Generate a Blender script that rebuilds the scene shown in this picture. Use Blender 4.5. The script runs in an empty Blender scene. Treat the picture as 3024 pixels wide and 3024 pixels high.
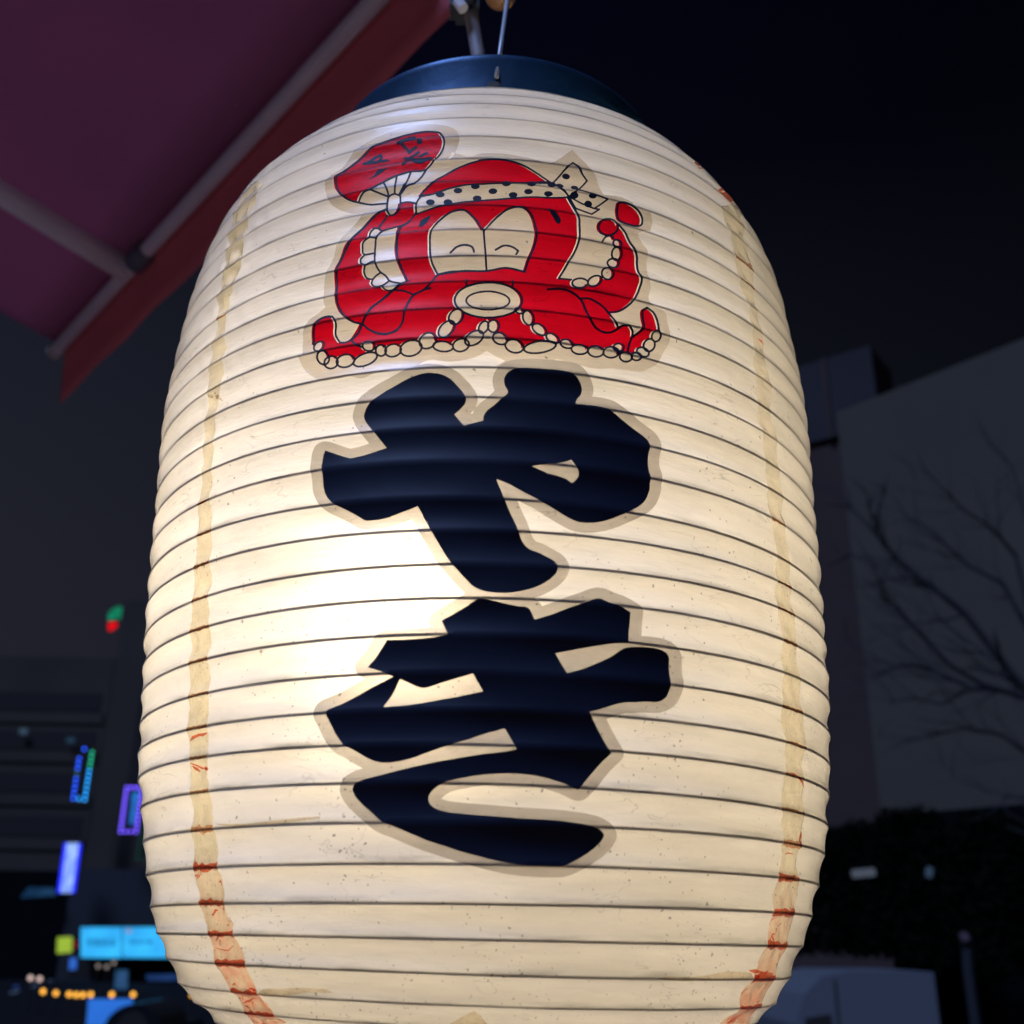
import bpy, bmesh, math, random
import numpy as np
from mathutils import Vector, Matrix
from mathutils.geometry import delaunay_2d_cdt

scene = bpy.context.scene
COL = scene.collection
R = math.radians

# ------------------------------------------------------------------ camera
Z0 = 3.006                                    # height of the lantern's own origin above the street
CAMP = Vector((0.0, -0.51820, Z0 - 0.10613))
M0 = Vector((0.99945508, -0.02967068, 0.01446371))   # right
M1 = Vector((-0.02450996, -0.37359753, 0.92726703))  # up
M2 = Vector((0.02210903, 0.92711625, 0.37412118))    # forward
FP = 3135.65
cam = bpy.data.cameras.new('camera'); camo = bpy.data.objects.new('camera', cam); COL.objects.link(camo)
camo.matrix_world = Matrix(((M0.x, M1.x, -M2.x, CAMP.x), (M0.y, M1.y, -M2.y, CAMP.y), (M0.z, M1.z, -M2.z, CAMP.z), (0, 0, 0, 1)))
cam.sensor_width = 36; cam.sensor_height = 36; cam.lens = 36 * FP / 3024
cam.clip_start = 0.05; cam.clip_end = 900
cam.dof.use_dof = True; cam.dof.focus_distance = 0.45; cam.dof.aperture_fstop = 11.5
scene.camera = camo

# ------------------------------------------------------------------ world, sun, exposure
SUN_EL, SUN_AZ = R(53), R(219)                # azimuth clockwise from +Y, where the light comes from
w = bpy.data.worlds.new('World'); scene.world = w; w.use_nodes = True
nt = w.node_tree; nt.nodes.clear()
o_ = nt.nodes.new('ShaderNodeOutputWorld'); bg = nt.nodes.new('ShaderNodeBackground')
sky = nt.nodes.new('ShaderNodeTexSky'); sky.sky_type = 'NISHITA'; sky.sun_disc = False
sky.sun_elevation = R(-4); sky.sun_rotation = R(-60); sky.altitude = 0; sky.air_density = 1.5; sky.dust_density = 1.0; sky.ozone_density = 6.0
bg.inputs['Strength'].default_value = 1.0
# night sky: the Nishita twilight plus the glow of the city low down, strongest over the street at left
geo = nt.nodes.new('ShaderNodeTexCoord'); sx = nt.nodes.new('ShaderNodeSeparateXYZ'); nt.links.new(geo.outputs['Generated'], sx.inputs[0])
rmp = nt.nodes.new('ShaderNodeValToRGB'); nt.links.new(sx.outputs[2], rmp.inputs[0]); el = rmp.color_ramp.elements
el[0].position = .0; el[0].color = (.019, .019, .028, 1); el[1].position = 1.; el[1].color = (.0012, .0015, .006, 1)
for p_, c_ in ((.30, (.017, .018, .028)), (.46, (.0125, .0145, .024)), (.54, (.0095, .0105, .0185)), (.64, (.0030, .0036, .0095)), (.75, (.0014, .0020, .0085))):
    q_ = el.new(p_); q_.color = c_ + (1,)
mr_ = nt.nodes.new('ShaderNodeMapRange'); mr_.inputs[1].default_value = -.45; mr_.inputs[2].default_value = .5; mr_.inputs[3].default_value = .82; mr_.inputs[4].default_value = .22
nt.links.new(sx.outputs[0], mr_.inputs[0])
vs_ = nt.nodes.new('ShaderNodeVectorMath'); vs_.operation = 'SCALE'; nt.links.new(rmp.outputs[0], vs_.inputs[0]); nt.links.new(mr_.outputs[0], vs_.inputs['Scale'])
vn_ = nt.nodes.new('ShaderNodeVectorMath'); vn_.operation = 'SCALE'; vn_.inputs['Scale'].default_value = .02; nt.links.new(sky.outputs[0], vn_.inputs[0])
va_ = nt.nodes.new('ShaderNodeVectorMath'); va_.operation = 'ADD'; nt.links.new(vs_.outputs[0], va_.inputs[0]); nt.links.new(vn_.outputs[0], va_.inputs[1])
nt.links.new(va_.outputs[0], bg.inputs[0]); nt.links.new(bg.outputs[0], o_.inputs[0])
sl = bpy.data.lights.new('sun', 'SUN'); so = bpy.data.objects.new('sun', sl); COL.objects.link(so)
sl.energy = 2.6; sl.angle = R(16); sl.color = (0.34, 0.50, 1.0)
sd = Vector((math.sin(SUN_AZ) * math.cos(SUN_EL), math.cos(SUN_AZ) * math.cos(SUN_EL), math.sin(SUN_EL)))
so.rotation_euler = sd.to_track_quat('Z', 'Y').to_euler()
scene.view_settings.view_transform = 'Standard'; scene.view_settings.look = 'None'
scene.view_settings.exposure = 0; scene.view_settings.gamma = 1
scene.render.engine = 'CYCLES'
cy = scene.cycles
cy.max_bounces = 10; cy.diffuse_bounces = 6; cy.transparent_max_bounces = 16; cy.transmission_bounces = 6
cy.sample_clamp_indirect = 6

# ------------------------------------------------------------------ helpers
def ray(px, py): return M0 * ((px - 1512) / FP) - M1 * ((py - 1512) / FP) + M2
def at_y(px, py, y): d = ray(px, py); return CAMP + d * ((y - CAMP.y) / d.y)
def at_h(px, py, z): d = ray(px, py); return CAMP + d * ((z - CAMP.z) / d.z)

def tag(o, label=None, cat=None, group=None, kind=None):
    for k, v in (('label', label), ('category', cat), ('group', group), ('kind', kind)):
        if v: o[k] = v
    return o
def empty(name, loc, label, cat, group=None):
    o = bpy.data.objects.new(name, None); COL.objects.link(o); o.location = loc; o.empty_display_size = .1
    return tag(o, label, cat, group)
def link(name, me, mat=None, parent=None, smooth=False):
    o = bpy.data.objects.new(name, me); COL.objects.link(o)
    if mat: me.materials.append(mat)
    if parent: o.parent = parent; 
    if smooth: me.polygons.foreach_set('use_smooth', [True] * len(me.polygons))
    return o
def wlink(name, me, mat, parent, smooth=False):
    """mesh given in world coordinates, parented to an unrotated empty"""
    if parent:
        off = parent.matrix_basis.translation.copy()
        p = parent.parent
        while p: off += p.matrix_basis.translation; p = p.parent
        me.transform(Matrix.Translation(-off))
    return link(name, me, mat, parent, smooth)
def mesh(name, V, F):
    me = bpy.data.meshes.new(name); me.from_pydata([tuple(v) for v in V], [], F); me.update(); return me
def mat(name):
    m = bpy.data.materials.new(name); m.use_nodes = True; n = m.node_tree; n.nodes.clear()
    out = n.nodes.new('ShaderNodeOutputMaterial'); return m, n, out
def N(n, t, **kw):
    x = n.nodes.new('ShaderNode' + t)
    for k, v in kw.items():
        if k.startswith('i_'):
            key = k[2:]; key = int(key) if key.isdigit() else key.replace('_', ' ')
            x.inputs[key].default_value = v
        else: setattr(x, k, v)
    return x
def principled(name, col, rough=.6, metal=0., spec=.5, bump=0., bscale=40., var=.0, vscale=6., coat=0.):
    m, n, out = mat(name)
    b = N(n, 'BsdfPrincipled'); b.inputs['Roughness'].default_value = rough; b.inputs['Metallic'].default_value = metal
    b.inputs['Specular IOR Level'].default_value = spec; b.inputs['Coat Weight'].default_value = coat
    tc = N(n, 'TexCoord'); nz = N(n, 'TexNoise', i_Scale=vscale, i_Detail=6.)
    n.links.new(tc.outputs['Object'], nz.inputs['Vector'])
    mx = N(n, 'Mix', data_type='RGBA'); mx.inputs[6].default_value = tuple(c * (1 - var) for c in col) + (1,)
    mx.inputs[7].default_value = tuple(min(1, c * (1 + var)) for c in col) + (1,)
    n.links.new(nz.outputs[0], mx.inputs[0]); n.links.new(mx.outputs[2], b.inputs['Base Color'])
    if bump:
        n2 = N(n, 'TexNoise', i_Scale=bscale, i_Detail=4.); n.links.new(tc.outputs['Object'], n2.inputs['Vector'])
        bp = N(n, 'Bump', i_Strength=bump, i_Distance=.01); n.links.new(n2.outputs[0], bp.inputs['Height']); n.links.new(bp.outputs[0], b.inputs['Normal'])
    n.links.new(b.outputs[0], out.inputs[0]); return m
def emit(name, col, s, var=0., vs=3., col2=None):
    m, n, out = mat(name); e = N(n, 'Emission', i_Strength=s)
    tc = N(n, 'TexCoord'); nz = N(n, 'TexNoise', i_Scale=vs, i_Detail=3.); n.links.new(tc.outputs['Object'], nz.inputs['Vector'])
    rp = N(n, 'ValToRGB'); rp.color_ramp.elements[0].position = .35; rp.color_ramp.elements[1].position = .65
    c2 = col2 or tuple(c * (1 - var) for c in col)
    rp.color_ramp.elements[0].color = tuple(c2) + (1,); rp.color_ramp.elements[1].color = tuple(col) + (1,)
    n.links.new(nz.outputs[0], rp.inputs[0]); n.links.new(rp.outputs[0], e.inputs[0]); n.links.new(e.outputs[0], out.inputs[0]); return m
def box_me(name, c, s, bev=0.):
    bm = bmesh.new(); bmesh.ops.create_cube(bm, size=1)
    for v in bm.verts: v.co = Vector((v.co.x * s[0] + c[0], v.co.y * s[1] + c[1], v.co.z * s[2] + c[2]))
    if bev: bmesh.ops.bevel(bm, geom=bm.edges[:], offset=bev, segments=2, affect='EDGES')
    me = bpy.data.meshes.new(name); bm.to_mesh(me); bm.free(); return me
def slab(name, quad, th, n=None):
    """closed slab: polygon (world points) extruded by th along its normal (or n)"""
    q = [Vector(p) for p in quad]
    if n is None: n = (q[1] - q[0]).cross(q[-1] - q[0]).normalized()
    n = Vector(n); k = len(q)
    V = q + [p + n * th for p in q]
    F = [list(range(k)), list(range(2 * k - 1, k - 1, -1))] + [[(i + 1) % k, i, i + k, (i + 1) % k + k] for i in range(k)]
    return mesh(name, V, F)
def tube_me(name, pts, rad, seg=10, cap=True):
    pts = [Vector(p) for p in pts]; V = []; F = []
    rads = rad if isinstance(rad, (list, tuple)) else [rad] * len(pts)
    up = None
    for i, p in enumerate(pts):
        a = pts[max(0, i - 1)]; b = pts[min(len(pts) - 1, i + 1)]; t = (b - a).normalized()
        if up is None: up = t.orthogonal().normalized()
        up = (up - t * up.dot(t)).normalized(); s = t.cross(up)
        for k in range(seg):
            g = 2 * math.pi * k / seg; V.append(p + (up * math.cos(g) + s * math.sin(g)) * rads[i])
    for i in range(len(pts) - 1):
        for k in range(seg):
            a = i * seg + k; b = i * seg + (k + 1) % seg; F.append([a, b, b + seg, a + seg])
    if cap: F.append(list(range(seg))[::-1]); F.append([(len(pts) - 1) * seg + k for k in range(seg)])
    return mesh(name, V, F)
def lathe_me(name, prof, seg=48, c=(0, 0, 0)):
    V = []; F = []
    for r, z in prof:
        for k in range(seg):
            g = 2 * math.pi * k / seg; V.append((c[0] + r * math.cos(g), c[1] + r * math.sin(g), c[2] + z))
    for i in range(len(prof) - 1):
        for k in range(seg):
            a = i * seg + k; b = i * seg + (k + 1) % seg; F.append([a, b, b + seg, a + seg])
    return mesh(name, V, F)

# ------------------------------------------------------------------ large structure: ground, street, buildings
M_ground = principled('asphalt', (.012, .012, .012), .95, spec=.02, var=.3, bump=.4, bscale=30)
M_road = principled('road_asphalt', (.012, .012, .013), .9, spec=.02, var=.3, vscale=2)
M_paint = principled('road_paint', (.5, .5, .48), .7, var=.2)
tag(link('ground', mesh('ground', [(-450, -60, 0), (450, -60, 0), (450, 800, 0), (-450, 800, 0)], [[0, 1, 2, 3]]), M_ground), kind='structure')
tag(link('road', mesh('road', [(-12, -40, .004), (-2, -40, .004), (-6, 120, .004), (-60, 120, .004)], [[0, 1, 2, 3]]), M_road), kind='structure')
M_brick = principled('bounce_brick_paving', (.30, .16, .11), .85, var=.15, vscale=3, bump=.3)
tag(link('bounce_pavement', box_me('bounce_pavement', (0, 1., .06), (14, 16, .12)), M_brick), kind='structure')  # unseen slab added to bounce light up onto the awning
for i in range(14):
    t0 = i * 8 - 20; x0 = -9 - t0 * .25
    tag(link('lane_marking', mesh('lane_marking', [(x0, t0, .008), (x0 + .15, t0, .008), (x0 - .75 + .15, t0 + 3, .008), (x0 - .75, t0 + 3, .008)], [[0, 1, 2, 3]]), M_paint), kind='structure')

random.seed(11)
M_facade = principled('grey_concrete', (.082, .068, .050), .9, spec=.15, var=.22, vscale=.35, bump=.2, bscale=3)
M_facade2 = principled('dark_cladding', (.004, .004, .005), .9, spec=.05, var=.2, vscale=.5)
M_brown = principled('brown_render', (.062, .040, .034), .9, spec=.1, var=.2, vscale=.4)
M_bgrey = principled('pale_render', (.042, .036, .038), .9, spec=.1, var=.25, vscale=.3)
M_left = principled('left_render', (.066, .052, .040), .9, spec=.1, var=.35, vscale=.15)
M_dglass = principled('dark_glass', (.036, .030, .026), .8, spec=.1, var=.1)
def building(name, p0, p1, depth, h, label, m, parts=()):
    """front wall from p0 to p1 (ground points, left to right as seen), depth behind it"""
    p0 = Vector((p0[0], p0[1], 0)); p1 = Vector((p1[0], p1[1], 0)); u = (p1 - p0).normalized(); nb_ = Vector((-u.y, u.x, 0))
    if nb_.dot(p0 - Vector((CAMP.x, CAMP.y, 0))) < 0: nb_ = -nb_
    r = empty(name, p0, label, 'building')
    q = [p0, p1, p1 + nb_ * depth, p0 + nb_ * depth]
    wlink('wall', slab('wall', [v for v in q], h, (0, 0, 1)), m, r)
    return r, p0, u, nb_
def on_wall(p0, u, nb_, a, z, out=0.): return p0 + u * a + Vector((0, 0, z)) - nb_ * out
def wall_box(p0, u, nb_, a0, a1, z0, z1, o0, o1, name, m, parent):
    q = [on_wall(p0, u, nb_, a0, z0, o0), on_wall(p0, u, nb_, a1, z0, o0), on_wall(p0, u, nb_, a1, z1, o0), on_wall(p0, u, nb_, a0, z1, o0)]
    return wlink(name, slab(name, q, o1 - o0, -nb_), m, parent)
# --- right: long grey block, its roof edge slants with perspective
rb, p0, u, nb_ = building('apartment_block', (6.98, 18.45), (18.8, 3.83), 9, 12.9, 'long grey concrete block with a dark lower wall, behind the bare tree at right', M_facade)
wall_box(p0, u, nb_, 0, 18.8, 0, 5.0, 0.01, .12, 'lower_wall', M_facade2, rb)
for k in (4, 5): wall_box(p0, u, nb_, k * 3.2, k * 3.2 + .03, 5.1, 12.8, 0.004, .012, 'wall_joint', M_facade2, rb)
def lamp_at(pxa, pya, pxb, pyb, col, s, label, name='wall_lamp', Y=None, rad=.06):
    
    a = at_y(pxa, pya, Y); b_ = at_y(pxb, pyb, Y); r = empty(name, a, label, 'lamp')
    wlink('tube', tube_me('tube', [a, a.lerp(b_, .5), b_], rad, 8), emit(name + '_glow', col, s), r)
    wlink('housing', slab('housing', [a + Vector((0, .1, rad + .02)), b_ + Vector((0, .1, rad + .02)), b_ + Vector((0, .16, rad + .02)), a + Vector((0, .16, rad + .02))], .05, (0, 0, 1)), M_facade2, r)
lamp_at(2518, 2581, 2582, 2575, (.15, .18, .25), .42, 'pale tube lamp in front of the dark hedge trees', Y=14.9, rad=.055)
lamp_at(2738, 2574, 2750, 2577, (.05, .09, .16), .5, 'small round bluish lamp in front of the dark hedge trees, right of the tube lamp', Y=11.6)
# --- right, behind: taller brown block
tb, p0b, ub, nbb = building('tower_block', (6.0, 37.3), (13.3, 31.5), 2, 22.35, 'tall brown block behind the long grey one, with a paler top storey', M_brown)
wall_box(p0b, ub, nbb, 0, 9.32, 19.3, 22.4, .01, .15, 'top_storey', M_bgrey, tb)
wall_box(p0b, ub, nbb, 7.55, 7.72, 19.25, 22.4, .152, .25, 'downpipe', M_brown, tb)

# --- left: street buildings with signs, about 75 m away
lb, lp0, lu, lnb = building('shop_building', (-45, 78), (-27.6, 78), 2, 22, 'dim grey building at far left with dark balcony recesses', M_left)
for k, z in enumerate((9.2, 12.2, 15.2, 18.0)):
    wall_box(lp0, lu, lnb, 1, 16.9, z, z + 1.35, .01, .05, 'window_band', M_dglass, lb)
    wall_box(lp0, lu, lnb, .5, 17.2, z - .9, z - .1, .02, .12, 'balcony', M_left, lb)
wall_box(lp0, lu, lnb, 0, 17.4, 0, 6.9, .06, .14, 'lower_wall', M_facade2, lb)
lb2, l2p, l2u, l2n = building('office_building', (-27.56, 78.02), (-6, 78.02), 14, 26.5, 'dim narrow office building just left of the lantern', M_left)
for a in (2.2, 4.6, 7.4): wall_box(l2p, l2u, l2n, a, a + .9, 1, 24, .01, .04, 'window_strip', M_dglass, lb2)
lb3, l3p, l3u, l3n = building('market_hall', (-27.5, 76), (-12, 76), 6, 7.0, 'low dark shop front under the long cyan sign board', principled('shop_wall', (.02, .02, .024), .8))
for k in range(5): wall_box(l3p, l3u, l3n, .8 + k * 2.9, 3.3 + k * 2.9, .3, 2.6, .01, .04, 'shop_window', M_dglass, lb3)

def ledline(parent, pts, mats, step=.42, rad=.085):
    """row of round LEDs; all alike share one mesh"""
    for (a, b_), ms in zip(zip(pts[:-1], pts[1:]), mats):
        L_ = (b_ - a).length; k = max(1, int(L_ / step))
        for i in range(k):
            f = i / k; m_ = ms(f) if callable(ms) else ms; p = a.lerp(b_, f)
            o = bpy.data.objects.new('led', LEDM[m_]); COL.objects.link(o); o.parent = parent; o.location = p - parent.location
def ball(name, r, m_, seg=10):
    me = lathe_me(name, [(r * math.sin(math.pi * i / 6) + 1e-4, -r * math.cos(math.pi * i / 6)) for i in range(7)], seg); me.materials.append(m_); return me
def sign_box(name, q, Y, col, s, label, cat='sign', th=.25, col2=None, vs=1.5, frame=M_dglass, pan='panel'):
    P_ = [at_y(x, y, Y) for x, y in q]; r = empty(name, P_[0], label, cat)
    wlink(pan, slab(pan, P_, .03, (0, -1, 0)), emit(name + '_light', col, s, col2=col2, vs=vs) if col else frame, r)
    wlink('case', slab('case', [p + Vector((0, .005, 0)) for p in P_], th, (0, 1, 0)), frame, r)
    return r
LEDM = {'blue': ball('led_blue', .085, emit('led_blue', (.02, .10, 1.), 3.6)), 'azure': ball('led_azure', .085, emit('led_azure', (.02, .35, 1.), 3.4)),
        'green': ball('led_green', .085, emit('led_green', (.02, .55, .30), 2.3)), 'violet': ball('led_violet', .085, emit('led_violet', (.16, .09, 1.), 3.2)),
        'olive': ball('led_olive', .085, emit('led_olive', (.10, .30, .2), 1.0)), 'dgreen': ball('led_dgreen', .085, emit('led_dgreen', (.005, .10, .06), .8))}
# 1 tall blue-green LED outline
q = [at_y(x, y, 74.5) for x, y in ((236, 2226), (272, 2222), (250, 2361), (216, 2358))]
s1_ = empty('led_sign', q[3], 'tall LED outlined sign fading from green to blue, uppermost of the hanging signs', 'sign')
wlink('case', slab('case', q, .25, (0, 1, 0)), M_dglass, s1_)
ledline(s1_, [q[1], q[2], q[3], q[0]], [lambda f: 'green' if f < .35 else 'azure', 'azure', lambda f: 'blue' if (f < .5 or f > .62) else 'olive'], .30)
ledline(s1_, [q[0].lerp(q[1], .3) + Vector((0, 0, .3)), q[1] + Vector((0, 0, .2))], ['blue'], .5)
# 2 violet LED rectangle with a blue face
q = [at_y(x, y, 74) for x, y in ((374, 2326), (420, 2326), (402, 2456), (356, 2456))]
s2_ = empty('led_sign', q[3], 'violet LED outlined sign with a blue face, touching the lantern edge in view', 'sign')
wlink('case', slab('case', q, .25, (0, 1, 0)), M_dglass, s2_)
wlink('face', slab('face', [at_y(x, y, 73.98) for x, y in ((391, 2340), (412, 2340), (398, 2434), (381, 2434))], .03, (0, -1, 0)), emit('violet_face', (.02, .20, .62), .9, col2=(.03, .08, .45), vs=1.), s2_)
ledline(s2_, [q[0], q[1], q[2], q[3], q[0]], ['violet'] * 4, .26)
# 3 dim green outline
q = [at_y(x, y, 74.2) for x, y in ((424, 2430), (470, 2430), (452, 2540), (406, 2536))]
s3_ = empty('led_sign', q[3], 'dim green LED outline below the violet sign, half hidden by the lantern', 'sign')
wlink('case', slab('case', q, .2, (0, 1, 0)), M_dglass, s3_)
ledline(s3_, [q[0], q[1], q[2], q[3], q[0]], ['dgreen'] * 4, .35)
# 4 white-blue vertical sign box with blue edges
s4_ = sign_box('light_box', ((196, 2490), (232, 2490), (212, 2636), (176, 2636)), 73.5, (.45, .66, 1.), 1.1, 'tall pale blue light box with deep blue edges, left of the lantern', col2=(.16, .28, .95), vs=1.2)
for xa, xb, ya, yb in ((194, 174, 2490, 2636), (236, 216, 2492, 2636)):
    wlink('edge_tube', tube_me('edge_tube', [at_y(xa, ya, 73.3), at_y(xb, yb, 73.3)], .10, 8), emit('edge_blue', (.02, .03, 1.), 1.6), s4_)
# 5 cyan board in two panels with a line of dark writing
r5 = empty('sign_board', at_y(237, 2828, 75), 'long cyan lit sign board in two panels on the low shop front', 'sign')
M_cy = emit('cyan_light', (.04, .48, .95), 1.15, col2=(.03, .36, .80), vs=.8)
M_cyd = emit('cyan_writing', (.01, .20, .52), .7)
for xa, xb in ((239, 359), (363, 560)):
    wlink('panel', slab('panel', [at_y(x, y, 75) for x, y in ((xa, 2828), (xb, 2829), (xb, 2738), (xa, 2738))], .04, (0, -1, 0)), M_cy, r5)
wlink('case', slab('case', [at_y(x, y, 75.01) for x, y in ((235, 2832), (563, 2833), (563, 2734), (235, 2734))], .3, (0, 1, 0)), M_dglass, r5)
rs = random.Random(3)
x = 258
while x < 345:
    wlink('glyph', slab('glyph', [at_y(a, b_, 74.93) for a, b_ in ((x, 2795), (x + 5, 2795), (x + 5, 2768 + rs.randint(0, 8)), (x, 2770))], .01, (0, -1, 0)), M_cyd, r5); x += 8 + rs.randint(0, 3)
for x in range(382, 430, 7):
    wlink('glyph', slab('glyph', [at_y(a, b_, 74.93) for a, b_ in ((x, 2788), (x + 4, 2788), (x + 4, 2776), (x, 2777))], .01, (0, -1, 0)), M_cyd, r5)
wlink('glyph', tube_me('glyph', [at_y(442, 2782, 74.94), at_y(442, 2782, 74.90)], .14, 10), M_cyd, r5)
wlink('mark', slab('mark', [at_y(a, b_, 74.93) for a, b_ in ((372, 2756), (388, 2756), (388, 2743), (372, 2743))], .01, (0, -1, 0)), emit('pink_mark', (.30, .30, .55), .9), r5)
# 6 yellow-green sign, small red one beside it
sign_box('square_sign', ((168, 2816), (212, 2812), (214, 2766), (170, 2768)), 73, (.42, .62, .06), .85, 'square yellow-green lit sign left of the cyan board', col2=(.34, .52, .05))
sign_box('red_sign', ((219, 2800), (226, 2800), (226, 2778), (219, 2778)), 73, (.35, .01, .02), .7, 'tiny red lit sign between the square sign and the cyan board')
# 7 blue shop signs and one dim reflected glow
sign_box('blue_sign', ((204, 2864), (226, 2862), (226, 2828), (206, 2830)), 72.5, (.04, .18, .75), .9, 'small blue lit sign under the square yellow-green one', col2=(.03, .12, .55))
sign_box('doorway_light', ((338, 2922), (376, 2920), (378, 2865), (342, 2864)), 66, (.06, .16, .42), .55, 'dim blue lit doorway under the cyan board', col2=(.02, .10, .20), cat='doorway')
sign_box('shop_band', ((436, 2896), (545, 2896), (545, 2876), (430, 2878)), 66, (.015, .045, .16), .9, 'dim blue shop band right of the lit doorway', cat='sign', col2=(.01, .03, .12))
sign_box('awning_light', ((60, 2652), (165, 2645), (160, 2622), (85, 2620)), 75, (.015, .06, .14), .9, 'dim bluish painted reflection at far left under the pale blue light box', cat='reflection', col2=(.004, .02, .06), vs=.6)  # glowing panel standing in for a cloudy blue reflection
sign_box('left_sign', ((38, 2938), (53, 2940), (55, 2910), (40, 2912)), 66, (.02, .06, .25), .8, 'small dim blue sign at the far left edge near the street lights')
sign_box('advert_panel', ((256, 3030), (392, 3030), (392, 2950), (262, 2950)), 28, (.03, .19, .78), .95, 'bright blue lit advertising panel behind the parked car', col2=(.025, .15, .65), vs=.9)
# 8 green and red sign on a thin mast
mx_ = at_y(344, 1846, 79); ms_ = empty('mast_sign', (mx_.x, mx_.y, 26.5), 'green and red lit sign on a rooftop mast, highest light at left', 'sign')
wlink('mast', tube_me('mast', [(mx_.x, mx_.y, 26.4), (mx_.x, mx_.y, at_y(344, 1852, 79).z)], .07, 6), M_dglass, ms_)
wlink('green_face', slab('green_face', [at_y(x, y, 78.8) for x, y in ((318, 1832), (356, 1828), (362, 1792), (350, 1790), (322, 1806))], .05, (0, -1, 0)), emit('sign_green', (.01, .30, .16), .85, col2=(.005, .16, .08)), ms_)
wlink('red_face', slab('red_face', [at_y(x, y, 78.7) for x, y in ((320, 1862), (330, 1863), (346, 1850), (346, 1838), (320, 1838))], .05, (0, -1, 0)), emit('sign_red', (.9, .004, .01), .9), ms_)
# 9 round street lights
def street_dot(px, py, Y, m_, label, group, r=.13, pole=True):
    p = at_y(px, py, Y); e = empty('street_light', (p.x, p.y, 0), label, 'lamp', group)
    o = link('globe', m_, None, e); o.location = (0, 0, p.z)
    wlink('post', tube_me('post', [(p.x, p.y + .05, 0), (p.x, p.y + .05, p.z - r)], .05, 6), M_dglass, e)
G_or = ball('globe_orange', .085, emit('lamp_orange', (1., .46, .06), 2.3)); G_wh = ball('globe_white', .09, emit('lamp_white', (.75, .55, .5), 1.4)); G_gy = ball('globe_grey', .085, emit('lamp_grey', (.35, .30, .28), .9))
AMB = ['leftmost small amber light of the low street row', 'second amber light from the left in the low street row', 'third amber light from the left, first of the tight group of four', 'fourth amber light from the left, inside the tight group', 'fifth amber light from the left, inside the tight group', 'sixth amber light, right end of the tight group above the blue panel', 'amber light above the middle of the blue advertising panel', 'amber light above the right end of the blue advertising panel', 'rightmost amber light, alone beside the lantern edge']
for k, (x, y) in enumerate(((127, 2928), (165, 2933), (204, 2936), (225, 2938), (245, 2938), (268, 2937), (330, 2937), (393, 2937), (568, 2938))):
    street_dot(x, y, 44, G_or, AMB[k], 'amber street lights', .11)
for x, y in ((90, 2888), (117, 2891)): street_dot(x, y, 46, G_wh, 'brighter left one of the two whitish lights over the amber row' if x < 100 else 'dimmer right one of the two whitish lights over the amber row', 'whitish street lights', .12)
for x, y in ((290, 2853), (315, 2855), (336, 2843)): street_dot(x, y, 50, G_gy, {290: 'left one of three faint grey lights under the cyan board', 315: 'middle one of three faint grey lights under the cyan board', 336: 'upper right one of three faint grey lights under the cyan board'}[x], 'grey lights under the cyan board', .11)
for x, y, s_ in ((70, 2160, 1.), (209, 2186, 1.)):
    sign_box('lit_window', ((x - 12, y + 8), (x + 10, y + 8), (x + 12, y - 8), (x - 12, y - 8)), 77.5, (.05, .09, .14) if x < 100 else (.02, .05, .09), .8, 'faint lit window high on the far left building, %s of two' % ('left' if x < 100 else 'right'), cat='window', th=.02)

# --- bottom right: pale van and a post
M_van = principled('van_paint', (.13, .135, .145), .45, var=.08, vscale=1.)
M_tyre = principled('tyre_rubber', (.015, .015, .015), .8)
VY = 14.
vl = at_y(2350, 2960, VY).x; vr = at_y(2768, 2960, VY).x; zt = at_y(2600, 2868, VY).z
van = empty('parked_van', ((vl + vr) / 2, VY, 0), 'pale box van with dark cab window, parked at the bottom right', 'van')
side = [(vl + .0, .45), (vr, .45), (vr, zt), (vl + .7, zt - .01), (vl + .35, zt - .08), (vl + .12, zt - .28), (vl - .03, zt - .62)]
wlink('body', slab('body', [(x, VY, z) for x, z in side], 2.1, (0, 1, 0)), M_van, van)
wlink('cab_window', slab('cab_window', [(vl + .05, VY - .012, zt - 1.05), (vl + .42, VY - .012, zt - 1.05), (vl + .42, VY - .012, zt - .50), (vl + .10, VY - .012, zt - .55)], .01, (0, -1, 0)), M_dglass, van)
wlink('door_seam', slab('door_seam', [(vl + .5, VY - .012, .5), (vl + .52, VY - .012, .5), (vl + .52, VY - .012, zt - .1), (vl + .5, VY - .012, zt - .1)], .01, (0, -1, 0)), M_dglass, van)
for x in (vl + .45, vr - .45):
    wlink('wheel', tube_me('wheel', [(x, VY - .02, .36), (x, VY + .22, .36)], .36, 18), M_tyre, van)
p = at_y(2838, 2766, 12.); sp_ = empty('signpost', (p.x + .12, p.y, 0), 'thin dark post with a small round plate, right of the van', 'post')
wlink('post', tube_me('post', [(at_y(2890, 3060, 12.).x, 12, 0), (at_y(2858, 2860, 12.).x, 12, at_y(2858, 2860, 12.).z), (p.x + .06, 12, p.z)], .06, 8), principled('post_paint', (.018, .019, .024), .8), sp_)
wlink('plate', tube_me('plate', [(p.x, 11.9, p.z), (p.x, 11.93, p.z)], .05, 16), principled('plate_paint', (.14, .10, .11), .6), sp_)

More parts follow.
